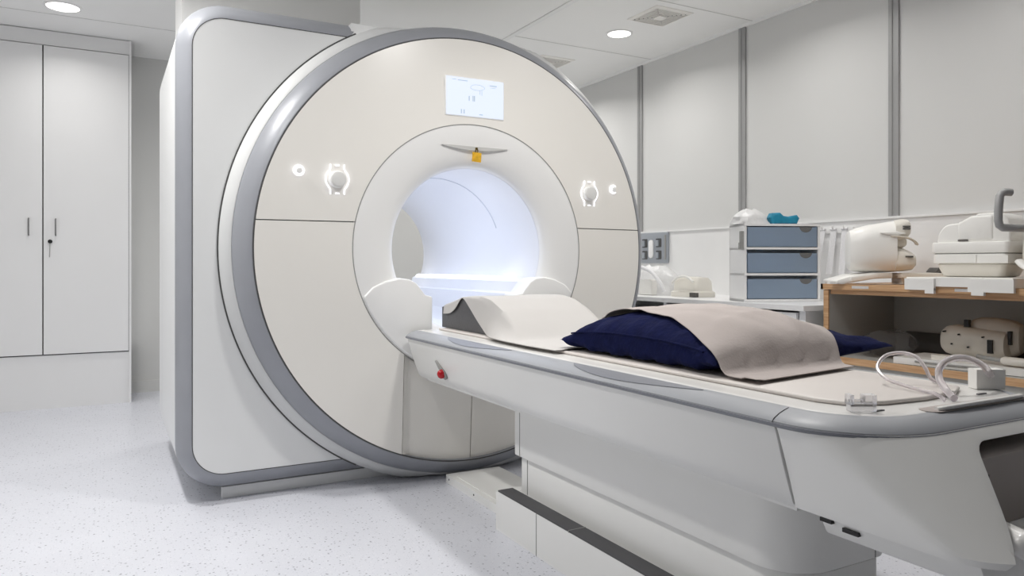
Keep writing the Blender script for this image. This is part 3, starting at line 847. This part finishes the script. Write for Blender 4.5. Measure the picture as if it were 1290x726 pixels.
b = NB(); prism(b, [(.06, .0565), (.20, .043), (.235, .052), (.22, .064), (.06, .08)], 'y', -.09, -.052, .004); part('side_arm', b, M['coilb'], pw)

hc = thing('head_coil', 'upright white head coil with open ridged mouth at the left of the bench top', 'coil', (3.43, 2.38, z0 + .057), rotz=math.radians(-47), local=True)
def ring_a(a, zb, zt, dep, e=3.0, n=40, yo=0):
    zc_ = (zb + zt) / 2; hz = (zt - zb) / 2
    return [(a, yo + p[0], zc_ + p[1]) for p in sell(dep, hz, e, n)]
b = NB()
loft(b, [ring_a(a, zb, zt, d_) for a, zb, zt, d_ in ((-.165, .05, .175, .06), (-.163, .03, .195, .085), (-.155, .014, .21, .105), (-.13, .004, .222, .12), (-.08, .0, .236, .128), (0, .0, .25, .13), (.05, .002, .258, .128))], True, True, True)
part('shell', b, M['coil'], hc)
b = NB()
loft(b, [ring_a(a, zb, zt, d_, 3.2) for a, zb, zt, d_ in ((.045, .15, .257, .12), (.08, .155, .266, .118), (.105, .17, .262, .105), (.115, .185, .25, .09), (.117, .20, .235, .06))]); part('brow', b, M['coilb'], hc)
b = NB()
loft(b, [ring_a(a, zb, zt, d_, 3.2) for a, zb, zt, d_ in ((.045, .003, .13, .12), (.09, .006, .12, .115), (.125, .012, .10, .10), (.14, .03, .085, .08))]); isl('jaw', b, M['coilb'], hc)
b = NB()
loft(b, [ring_a(a, zb, zt, d_, 2.6) for a, zb, zt, d_ in ((.045, .115, .185, .09), (.085, .12, .18, .085), (.10, .13, .17, .07))]); part('mouth_block', b, M['coilb'], hc)
b = NB(); tube(b, catmull([(.02, -.127, .178), (.06, -.126, .176), (.10, -.11, .168), (.135, -.07, .152), (.152, -.02, .140)], 6), .010, 10, flat=.55); part('band', b, M['coild'], hc, 'beige curved band')
b = NB(); prism(b, [(-.03, .196), (.05, .20), (.09, .19), (.05, .182), (.0, .186)], 'y', -.135, -.12, .003); part('ridge', b, M['coil'], hc)
b = NB()
for a, z in ((.088, .224), (.088, .213), (.10, .078)): box(b, a - .014, a + .02, -.119, -.10, z - .004, z + .004)
isl('slot', b, M['dkgrey'], hc, 'dark slot')

# --- right coil on a tabbed plate
pt = thing('coil_tray', 'white tabbed coil tray overhanging the bench front edge under the domed coil', 'coil tray', (3.3, 1.84, z0))
b = NB(); box(b, 3.186, 3.62, 1.755, 2.09, z0 + .0, z0 + .040, .008, 3); box(b, 3.186, 3.36, 1.64, 1.757, z0 + .0, z0 + .040, .008, 3); part('tray', b, M['coil'], pt)
b = NB(); box(b, 3.172, 3.187, 1.955, 2.09, .893, .944, .004); box(b, 3.172, 3.187, 1.63, 1.81, .890, .944, .004); isl('front_lip', b, M['coil'], pt)
b = NB(); box(b, 3.171, 3.186, 1.955, 1.995, .878, .90, .003); box(b, 3.171, 3.186, 1.745, 1.795, .876, .90, .003); isl('tab', b, M['coil'], pt)
dc = thing('domed_coil', 'white domed head coil in stacked halves on the tabbed coil tray', 'coil', (3.465, 1.915, z0 + .041), rotz=math.radians(-83), local=True)
b = NB(); loft(b, [[(x, y, z) for x, y in rrect(-.145 + i_, .14 - i_, -.115 + i_, .115 - i_, .03)] for i_, z in ((.028, 0), (.016, .004), (.004, .035), (0, .055), (.004, .060))]); part('lower_tub', b, M['coilb'], dc)
b = NB(); prism(b, rrect(-.156, .152, -.125, .125, .022), 'z', .060, .102, .004, 2); part('lower_half', b, M['coil'], dc)
b = NB(); prism(b, rrect(-.152, .148, -.121, .121, .022), 'z', .100, .108); part('joint', b, M['seamlt'], dc, 'grey joint line')
b = NB(); prism(b, rrect(-.162, .157, -.128, .128, .022), 'z', .106, .155, .005, 2); part('upper_half', b, M['coil'], dc)
b = NB(); box(b, -.105, .03, -.131, -.120, .064, .098, .004); box(b, .035, .155, -.133, -.120, .062, .094, .005); isl('latch', b, M['coil'], dc)
b = NB()
Pd = [(-.145, .15)] + [(-.145 + .06 * (1 - math.cos(t)), .15 + .088 * math.sin(t)) for t in [PI / 2 * i / 8 for i in range(1, 9)]] + [(-.055, .24), (-.05, .246)]
Pd += [(-.05 + .07 * math.sin(t), .246 + .033 * (1 - math.cos(t))) for t in [PI / 2 * i / 6 for i in range(1, 7)]] + [(.09, .281), (.125, .272), (.145, .25), (.154, .2), (.154, .15)]
prism(b, Pd, 'y', -.105, .105, .04, 4, ang=60); part('dome', b, M['coil'], dc)
b = NB(); box(b, -.052, -.012, -.112, -.10, .160, .166, .001); isl('slot', b, M['dkgrey'], dc, 'dark slot')
b = NB(); prism(b, [(-.055, .16), (.09, .16), (.09, .274), (.0, .27), (-.055, .24)], 'y', -.110, -.06, .012, 3); part('face_panel', b, M['coil'], dc)

rc = thing('neck_coil', 'ivory rounded coil right of the domed coil, behind the grey bent bar', 'coil', (3.50, 1.625, z0), rotz=math.radians(-80), local=True)
b = NB()
loft(b, [ring_a(a, zb, zt, d_, 2.5) for a, zb, zt, d_ in ((-.112, .09, .19, .05), (-.105, .05, .225, .075), (-.08, .025, .255, .09), (-.02, .02, .27, .098), (.03, .03, .255, .085), (.045, .06, .225, .065), (.05, .09, .19, .05))]); part('shell', b, M['coilb'], rc)
b = NB(); tube(b, catmull([(-.115, -.085, .11), (-.085, -.105, .085), (-.03, -.115, .06), (.03, -.115, .05), (.05, -.11, .05)], 6), .020, 12, flat=.6); part('band', b, M['coil'], rc)
b = NB(); loft(b, [ring_a(a, .0, .04, d_, 2.5) for a, d_ in ((-.105, .04), (-.10, .075), (.03, .08), (.045, .05))]); part('base', b, M['coil'], rc)

st = thing('bent_bar', 'grey bent metal bar in front of the ivory coil at the bench right end', 'bar', (3.34, 1.44, z0))
def at(u, v, d):
    k_ = (u - 645) / 935.; r_ = k_ * d
    return Vector((.481 * d + .8767 * r_, .8767 * d - .481 * r_, 1 + (335 - v) / 935. * d))
b = NB()
d_ = 2.90
tube(b, [at(1274, 242.5, d_), at(1266, 242, d_), at(1262, 243.5, d_), at(1259.5, 247, d_), at(1258, 262, d_), at(1257.5, 278, d_), at(1259, 284, d_), at(1263, 287, d_), at(1280, 287.5, d_), at(1325, 288, d_), at(1341, 289, d_ + .02), at(1346, 293, d_ + .03), at(1347, 300, d_ + .03), (at(1347, 300, d_ + .03).x, at(1347, 300, d_ + .03).y, z0 + .01)], .0150, 12)
part('rod', b, M['alu'], st)
q = at(1347, 300, d_ + .03)
b = NB(); cyl(b, (q.x, q.y, z0), (q.x, q.y, z0 + .014), .05, .045, 28, .004); isl('foot', b, M['alu'], st)

# --- lower shelf
zs = .5485
b = NB(); box(b, 3.715, 3.738, 1.30, 2.44, zs, zs + .105, .008); solo('foam_board', b, M['dkgrey'], 'dark grey foam board leaning at the back of the lower shelf', 'foam board')
fm = thing('spine_coil', 'long white flat coil with small raised blocks lying on the lower shelf', 'coil', (3.36, 1.90, zs))
mt = Matrix.Translation((3.40, 1.93, zs)) @ Matrix.Rotation(math.radians(6), 4, 'Z')
b = NB(); box(b, -.16, .12, -.52, .26, .0, .030, .010, 3, mtx=mt); part('mat', b, M['coil'], fm)
b = NB(); box(b, -.10, -.04, .02, .12, .029, .048, .008, 3, mtx=mt); box(b, .0, .05, -.42, -.24, .029, .046, .008, 3, mtx=mt); isl('raised_block', b, M['coilb'], fm)
b = NB(); tube(b, catmull([mt @ Vector(p) for p in ((-.163, .16, .018), (-.165, 0, .017), (-.163, -.16, .02), (-.165, -.2, .02))], 6), .004, 8); part('lead', b, M['seamlt'], fm)
b = NB(); cyl(b, mt @ Vector((-.168, -.2, .018)), mt @ Vector((-.158, -.2, .018)), .006, n=12); part('pin', b, M['black'], fm, 'small black pin')
wc = thing('worn_coil', 'worn ivory coil with dark holes standing on the lower shelf', 'coil', (3.515, 1.95, zs + .031), rotz=math.radians(-83), local=True)
b = NB()
loft(b, [ring_a(a, zb, zt, d_, 2.5, yo=0) for a, zb, zt, d_ in ((-.155, .045, .10, .03), (-.15, .025, .122, .05), (-.135, .01, .137, .062), (-.10, .0, .146, .07), (-.04, .0, .140, .07), (.03, .0, .132, .068), (.09, .002, .128, .066), (.118, .012, .122, .06), (.125, .03, .105, .04))]); part('shell', b, M['coild'], wc)
b = NB()
loft(b, [ring_a(a, zb, zt, d_, 2.6, yo=.045) for a, zb, zt, d_ in ((-.045, .05, .16, .03), (-.04, .03, .172, .05), (-.01, .01, .182, .06), (.07, .01, .182, .062), (.13, .012, .172, .06), (.155, .03, .155, .045), (.16, .05, .13, .03))]); part('hump', b, M['coild'], wc)
b = NB()
for a, yy, z, sx, sz in ((-.045, -.02, .155, .010, .016), (.07, -.066, .06, .010, .030), (.13, -.02, .10, .006, .03)): box(b, a - sx, a + sx, yy - .012, yy + .012, z - sz, z + sz, .003)
for a, z in ((-.125, .115), (-.06, .105), (-.09, .06), (.04, .10), (-.02, .05)): cyl(b, (a, -.078, z), (a, -.05, z), .004, n=10)
isl('hole', b, M['black'], wc, 'dark hole')
cb_ = thing('coil_cable', 'grey cable with ivory plug curving along the lower shelf behind the worn coil front', 'cable', (3.5, 1.62, zs + .03))
b = NB(); tube(b, catmull([(3.375, 1.88, zs + .054), (3.360, 1.86, zs + .053), (3.333, 1.82, zs + .054), (3.31, 1.74, zs + .053)], 8), .009, 10); part('cord', b, M['seamlt'], cb_)
b = NB(); tube(b, [(3.312, 1.745, zs + .053), (3.31, 1.735, zs + .053), (3.305, 1.65, zs + .053), (3.304, 1.64, zs + .053)], [.014, .018, .018, .012], 12); part('plug', b, M['coilb'], cb_)
b = NB(); loft(b, [[(3.42 + .20 * x, 1.20 + .17 * y, zs + z) for x, y in sell(1 - i_, 1 - i_, 2.6, 36)] for i_, z in ((.06, .0), (.01, .012), (0, .028), (.03, .044), (.12, .052), (.5, .054))]); solo('grey_pad', b, M['lam'], 'grey rounded pad at the right end of the lower shelf', 'pad')
# clear bag
b = NB(); n = 28; rings = []
for i in range(13):
    t = i / 12; rr_ = math.sin(PI * min(.98, (t * .9 + .06))) ** .6 
    ring = []
    for j in range(n):
        a = 2 * PI * j / n
        kx = 1 + .16 * noise.noise(Vector((math.cos(a) * 1.8, math.sin(a) * 1.8, t * 3)))
        ring.append((3.44 + .14 * rr_ * kx * math.cos(a), 2.355 + .13 * rr_ * kx * math.sin(a), zs + .001 + .125 * t * (1 + .2 * noise.noise(Vector((math.cos(a), math.sin(a), 5))))))
    rings.append(ring)
loft(b, rings); solo('clear_bag', b, M['film'], 'crumpled clear plastic bag on the lower shelf beside the navy pillow tip', 'bag', ang=15)

# ------------------------------------------------------------------ counter, drawer tower and things on it
K = thing('wall_counter', 'white counter along the right wall beyond the bench', 'counter', (3.48, 4.2, 0))
b = NB(); box(b, 3.12, XR - .013, 2.60, 5.95, .768, .795, .003); part('worktop', b, M['dado'], K)
b = NB()
box(b, 3.16, XR - .013, 2.62, 2.66, 0, .768); box(b, 3.16, XR - .013, 3.70, 3.73, 0, .768); box(b, 3.16, XR - .013, 5.88, 5.92, 0, .768); box(b, XR - .03, XR - .013, 2.62, 5.92, 0, .768); box(b, 3.16, XR - .013, 2.62, 5.92, 0, .08)
box(b, 3.16, 3.45, 3.73, 5.9, .70, .714); part('carcass', b, M['dado'], K)
for ya, yb in ((2.665, 3.16), (3.165, 3.695)):
    for za, zb in ((.10, .42), (.425, .755)):
        b = NB(); box(b, 3.142, 3.162, ya, yb, za, zb, .002); d = part('drawer', b, M['dado'], K)
        b = NB(); box(b, 3.13, 3.142, (ya + yb) / 2 - .06, (ya + yb) / 2 + .06, zb - .05, zb - .04, .003); part('handle', b, M['steel'], d)
b = NB(); box(b, 3.25, 3.7, 3.75, 5.8, .09, .66, .004); part('dark_box', b, M['black'], K, 'dark storage under the worktop')
tw = thing('drawer_tower', 'white drawer tower with three frosted blue drawers on the counter', 'drawer unit', (3.174, 3.049, .7965), rotz=math.radians(-22), local=True)
W_, D_ = .455, .21
b = NB()
for z in (0, .148, .296, .430): box(b, 0, W_, 0, D_, z, z + .013, .003)
for x in (0, W_ - .014): box(b, x, x + .014, .004, D_, 0, .443, .003)
box(b, 0, W_, D_ - .008, D_, 0, .443); part('frame', b, M['dado'], tw)
for i, z in enumerate((.016, .164, .312)):
    b = NB(); box(b, .020, W_ - .020, .003, .009, z, z + .112, .003)
    box(b, .020, .024, .009, D_ - .015, z, z + .10); box(b, W_ - .024, W_ - .020, .009, D_ - .015, z, z + .10); box(b, .02, W_ - .02, .003, D_ - .015, z, z + .003)
    d = part('drawer', b, M['frost'], tw, 'frosted blue grey drawer')
    b = NB(); zt = z + .113
    prism(b, [(W_ - .125 + .037 * (1 - math.cos(PI * j / 16)), zt - .030 * math.sin(PI * j / 16)) for j in range(17)], 'y', .0015, .0095); part('finger_grip', b, M['seam'], d, 'dark half-round grip')
    b = NB()
    if i == 2: box(b, .06, W_ - .06, .03, .17, z + .006, z + .08, .006); mm = M['bluestuff']
    elif i == 1: box(b, .05, W_ - .14, .03, .17, z + .006, z + .085, .006); mm = M['bluestuff']
    else:
        loft(b, [[(.09 + .035 * math.sin(t_) * math.cos(a), .035 + .03 * math.sin(t_) * math.sin(a), z + .055 + .036 * math.cos(t_)) for a in [2 * PI * q_ / 18 for q_ in range(18)]] for t_ in [PI * (q_ + .2) / 10.4 for q_ in range(11)]])
        box(b, .14, .27, .02, .15, z + .006, z + .02, .004); mm = M['whitestuff']
    part('contents', b, mm, d, 'blurred contents showing through')
b = NB(); box(b, -.018, .002, .01, .03, .30, .40, .003); box(b, -.024, -.014, .012, .03, .30, .335, .002); part('side_clip', b, M['seamlt'], tw)
tz = .7965 + .4435
def tw_pt(x, y): 
    a = math.radians(-22); return (3.174 + x * math.cos(a) - y * math.sin(a), 3.049 + x * math.sin(a) + y * math.cos(a))
def lump(cx_, cy_, z, rx, ry, h, seed, n=26, amp=.22, rot=0):
    b = NB(); rings = []
    for i in range(9):
        t = i / 8; rr_ = math.cos(t * PI / 2 * .93) ** .55
        ring = []
        for j in range(n):
            a = 2 * PI * j / n
            kx = 1 + amp * noise.noise(Vector((math.cos(a) * 2 + seed, math.sin(a) * 2, t * 2.2)))
            x, y = rx * rr_ * kx * math.cos(a), ry * rr_ * kx * math.sin(a)
            ring.append((cx_ + x * math.cos(rot) - y * math.sin(rot), cy_ + x * math.sin(rot) + y * math.cos(rot), z + h * t * (1 + amp * noise.noise(Vector((math.cos(a) * 1.5, math.sin(a) * 1.5, seed))))))
        rings.append(ring)
    return loft(b, rings)
x, y = tw_pt(.075, .10)
solo('white_bag', lump(x, y, tz, .115, .07, .085, 2.0, rot=math.radians(-22)), M['bag'], 'crumpled white plastic bag on top of the drawer tower', 'bag', ang=20)
x, y = tw_pt(.275, .09)
b = NB(); 
P = [(-.075, .0), (.07, .0), (.085, .035), (.07, .055), (.02, .045), (-.01, .05), (-.03, .068), (-.075, .066), (-.088, .04)]
p = NB(); prism(p, P, 'y', -.04, .04, .018, 4, ang=80); merge(b, p, Matrix.Translation((x, y, tz)) @ Matrix.Rotation(math.radians(-25), 4, 'Z'))
solo('teal_pouch', b, M['teal'], 'teal folded pouch on top of the drawer tower', 'pouch')
# webbing straps on hooks at the wall
xs = XR - .013
hr = thing('hook_rail', 'white hook rail on the dado between drawer tower and bench', 'hook rail', (xs - .02, 2.95, 1.20))
b = NB(); box(b, xs - .012, xs, 2.83, 3.05, 1.195, 1.225, .003); part('rail', b, M['dado'], hr)
for y in (3.02, 2.945, 2.87):
    b = NB(); tube(b, catmull([(xs - .01, y, 1.215), (xs - .03, y, 1.215), (xs - .042, y, 1.222), (xs - .046, y, 1.236)], 4), .005, 8); part('hook', b, M['dado'], hr)
for i, (ya, yb, zb, lab) in enumerate(((3.02, 3.055, .87, 'white webbing strap hanging nearest the drawer tower, slanting left'), (2.945, 2.96, .95, 'white webbing strap hanging on the middle hook of the rail'), (2.87, 2.875, .93, 'white webbing strap hanging nearest the bench coils'))):
    rows = []
    for k_ in range(17):
        t_ = k_ / 16; y = ya + (yb - ya) * t_; z = 1.2165 + (zb - 1.2165) * t_ - .0
        xx = xs - .030 - .05 * t_ * (1.2 if i == 0 else .5)
        rows.append([Vector((xx, y - .020, z)), Vector((xx - .004, y, z)), Vector((xx, y + .020, z))])
    b = sheet(rows, .003)
    tube(b, [rows[0][0] + Vector((-.006, 0, .0)), rows[0][2] + Vector((-.006, 0, .0))], .006, 8)
    solo('hanging_strap', b, M['strap'], lab, 'strap', 'white straps hanging at the wall')

# grey moulded plate on the wall
pn = thing('wall_panel', 'grey moulded plate with four dark openings and a white oval grip on the dado', 'wall panel', (xs, 4.62, 1.01))
b = NB(); prism(b, rrect(4.445, 4.80, 1.02, 1.262, .015), 'x', xs - .022, xs, .005, 2); part('plate', b, M['panelgrey'], pn)
b = NB()
for y in (4.715, 4.545):
    for z in (1.18, 1.085): prism(b, rrect(y - .032, y + .032, z - .034, z + .034, .008), 'x', xs - .0245, xs - .02)
isl('opening', b, M['gap'], pn, 'dark opening')
b = NB()
for y in (4.715, 4.545):
    for z in (1.18, 1.085): box(b, xs - .036, xs - .02, y - .006, y + .022, z - .026, z + .022, .004)
isl('lever', b, M['panelgrey'], pn)
b = NB(); prism(b, rrect(4.605, 4.66, 1.06, 1.205, .026, 8), 'x', xs - .034, xs - .02, .005, 2); part('oval_grip', b, M['dado'], pn, 'white oval grip')
b = NB(); box(b, xs - .028, xs - .02, 4.458, 4.474, 1.05, 1.24, .003); part('edge_bar', b, M['seamlt'], pn)

zc0 = .796
wr = thing('wrapped_coil', 'white coil wrapped in clear film on the counter below the grey plate', 'coil', (3.48, 4.12, zc0))
b = lump(3.48, 4.18, zc0, .15, .30, .20, 7.0, amp=.16); part('wrap', b, M['bag'], wr, ang=22)
b = NB(); tube(b, catmull([(3.33, 4.40, zc0 + .17), (3.31, 4.22, zc0 + .20), (3.30, 4.04, zc0 + .17), (3.30, 3.93, zc0 + .09), (3.31, 3.90, zc0 + .03)], 8), .013, 10); part('tube', b, M['strap'], wr, 'pale tube arching over the wrap')
b = NB(); prism(b, [(4.02, zc0), (4.16, zc0), (4.15, zc0 + .11), (4.03, zc0 + .11)], 'x', 3.30, 3.36, .01, 3); part('block', b, M['coil'], wr)
sb = thing('small_coil', 'small ivory coil box beside the wrapped coil on the counter', 'coil', (3.42, 3.74, zc0))
b = NB(); loft(b, [[(3.42 + x, 3.74 + y, zc0 + z) for x, y in rrect(-.09 + i_, .09 - i_, -.13 + i_, .13 - i_, .03)] for i_, z in ((.0, 0), (.0, .03), (.012, .04), (.016, .10), (.03, .125), (.07, .132))]); part('shell', b, M['coilb'], sb)
b = NB(); box(b, 3.318, 3.34, 3.60, 3.66, zc0 + .002, zc0 + .03, .004); part('dark_corner', b, M['dkgrey'], sb, 'dark grey corner')
b = NB(); tube(b, catmull([(3.33, 3.84, zc0 + .09), (3.33, 3.78, zc0 + .128), (3.33, 3.70, zc0 + .132), (3.33, 3.64, zc0 + .10)], 6), .008, 8); part('handle', b, M['coil'], sb)

# ------------------------------------------------------------------ ceiling fittings
def area(name, loc, size, power, col=(1, .98, .95), spread=150, parent=None, rot=(0, 0, 0), shape='DISK', sy=None):
    l = bpy.data.lights.new(name, 'AREA'); l.shape = shape; l.size = size
    if sy: l.size_y = sy
    l.energy = power; l.color = col; l.spread = math.radians(spread)
    o = bpy.data.objects.new(name, l); C.objects.link(o); o.location = loc; o.rotation_euler = rot
    if parent:
        o.parent = parent; o.location = Vector(loc) - parent.location
    return o
def downlight(x, y, d, power, label, group=None, spread=150):
    t = thing('ceiling_downlight', label, 'ceiling light', (x, y, H - .012), group)
    b = NB(); revolve = [(d / 2 + .016, 0), (d / 2 + .014, .005), (d / 2 + .002, .008), (d / 2 - .001, .004)]
    loft(b, [[(x + r_ * math.cos(2 * PI * i / 40), y + r_ * math.sin(2 * PI * i / 40), H - z) for i in range(40)] for r_, z in revolve], True, False, False)
    part('trim_ring', b, M['dado'], t)
    b = NB(); cyl(b, (x, y, H - .001), (x, y, H - .005), d / 2, n=40); part('diffuser', b, M['lamp'], t, 'bright white diffuser')
    area('lamp', (x, y, H - .014), d * .95, power, parent=t, spread=spread)
PW = 1.0
downlight(-.234, 5.51, .185, 6 * PW, 'round lit ceiling downlight before the wardrobe')
downlight(3.2, 4.25, .160, 7.5 * PW, 'round lit ceiling downlight over the counter beside the square vent')
GL = 'ceiling downlights beyond the top of the picture'
for x, y, p_ in ((-.234, 4.25, 6), (-.234, 3.2, 25), (-.234, 2.2, 14), (1.483, 2.0, 21), (2.5, 2.2, 5), (3.2, 2.99, 6), (3.2, 1.73, 4), (1.483, 5.51, 11), (3.2, 5.51, 12)):  # lamp between middle and right rows is an added fill for the scanner face
    downlight(x, y, .185, p_ * PW, 'round ceiling downlight hidden above the picture or behind the scanner', GL)

def vent(x, y, w_, label):
    t = thing('ceiling_vent', label, 'air vent', (x, y, H - .02))
    b = NB()
    h = w_ / 2
    for r0, r1, z0_, z1_ in ((h + .022, h, H - .004, H - .012),):
        o = [(x - r0, y - r0), (x + r0, y - r0), (x + r0, y + r0), (x - r0, y + r0)]; i_ = [(x - r1, y - r1), (x + r1, y - r1), (x + r1, y + r1), (x - r1, y + r1)]
        loft(b, [[(p[0], p[1], H) for p in o], [(p[0], p[1], z0_) for p in o], [(p[0], p[1], z1_) for p in i_], [(p[0], p[1], H - .002) for p in i_]], True, False, False)
    part('frame', b, M['vent'], t)
    b = NB(); box(b, x - h, x + h, y - h, y + h, H - .003, H - .0005); part('backing', b, M['gap'], t, 'dark grey backing')
    b = NB(); c_ = .035
    loft(b, [[(x + sx * c_, y + sy * c_, H - z) for sx, sy in ((-1, -1), (1, -1), (1, 1), (-1, 1))] for z in (.002, .016)], True); part('centre_plate', b, M['vent'], t)
    b = NB(); n = 13
    for i in range(n):
        q_ = -h + w_ * (i + .5) / n; e = .0045
        L_ = max(abs(q_), c_)
        for sg in (-1, 1):
            box(b, x + q_ - e, x + q_ + e, *(sorted((y + sg * L_, y + sg * h))), H - .010, H - .003); box(b, *(sorted((x + sg * L_, x + sg * h))), y + q_ - e, y + q_ + e, H - .010, H - .003)
    part('louvre', b, M['vent'], t)
vent(3.212, 3.825, .262, 'square louvred vent in the ceiling nearest the right wall joint')
vent(3.15, 5.12, .262, 'square ceiling vent partly hidden by the scanner ring')

# ------------------------------------------------------------------ light in the bore
area('bore_light', (XC, 3.95, ZC + .372), .10, 3.6, (.78, .85, 1.), 175, shape='RECTANGLE', sy=1.35)

# ------------------------------------------------------------------ world, camera, view
wd = bpy.data.worlds.new('World'); sc.world = wd; wd.use_nodes = True
wd.node_tree.nodes['Background'].inputs[0].default_value = (.8, .82, .85, 1); wd.node_tree.nodes['Background'].inputs[1].default_value = .2
cam = bpy.data.cameras.new('camera'); co = bpy.data.objects.new('camera', cam); C.objects.link(co)
cam.sensor_width = 36; cam.lens = 935 / 1290 * 36; cam.shift_y = -(363 - 335) / 1290
co.location = (0, 0, 1); co.rotation_euler = (PI / 2, 0, -math.radians(28.75))
cam.clip_start = .02
sc.camera = co
sc.view_settings.view_transform = 'Standard'; sc.view_settings.look = 'None'; sc.view_settings.gamma = 1
sc.view_settings.use_curve_mapping = False; sc.view_settings.exposure = -.31
sc.cycles.use_denoising = True
sc.cycles.max_bounces = 10; sc.cycles.diffuse_bounces = 6; sc.cycles.transmission_bounces = 8
sc.cycles.sample_clamp_indirect = 8
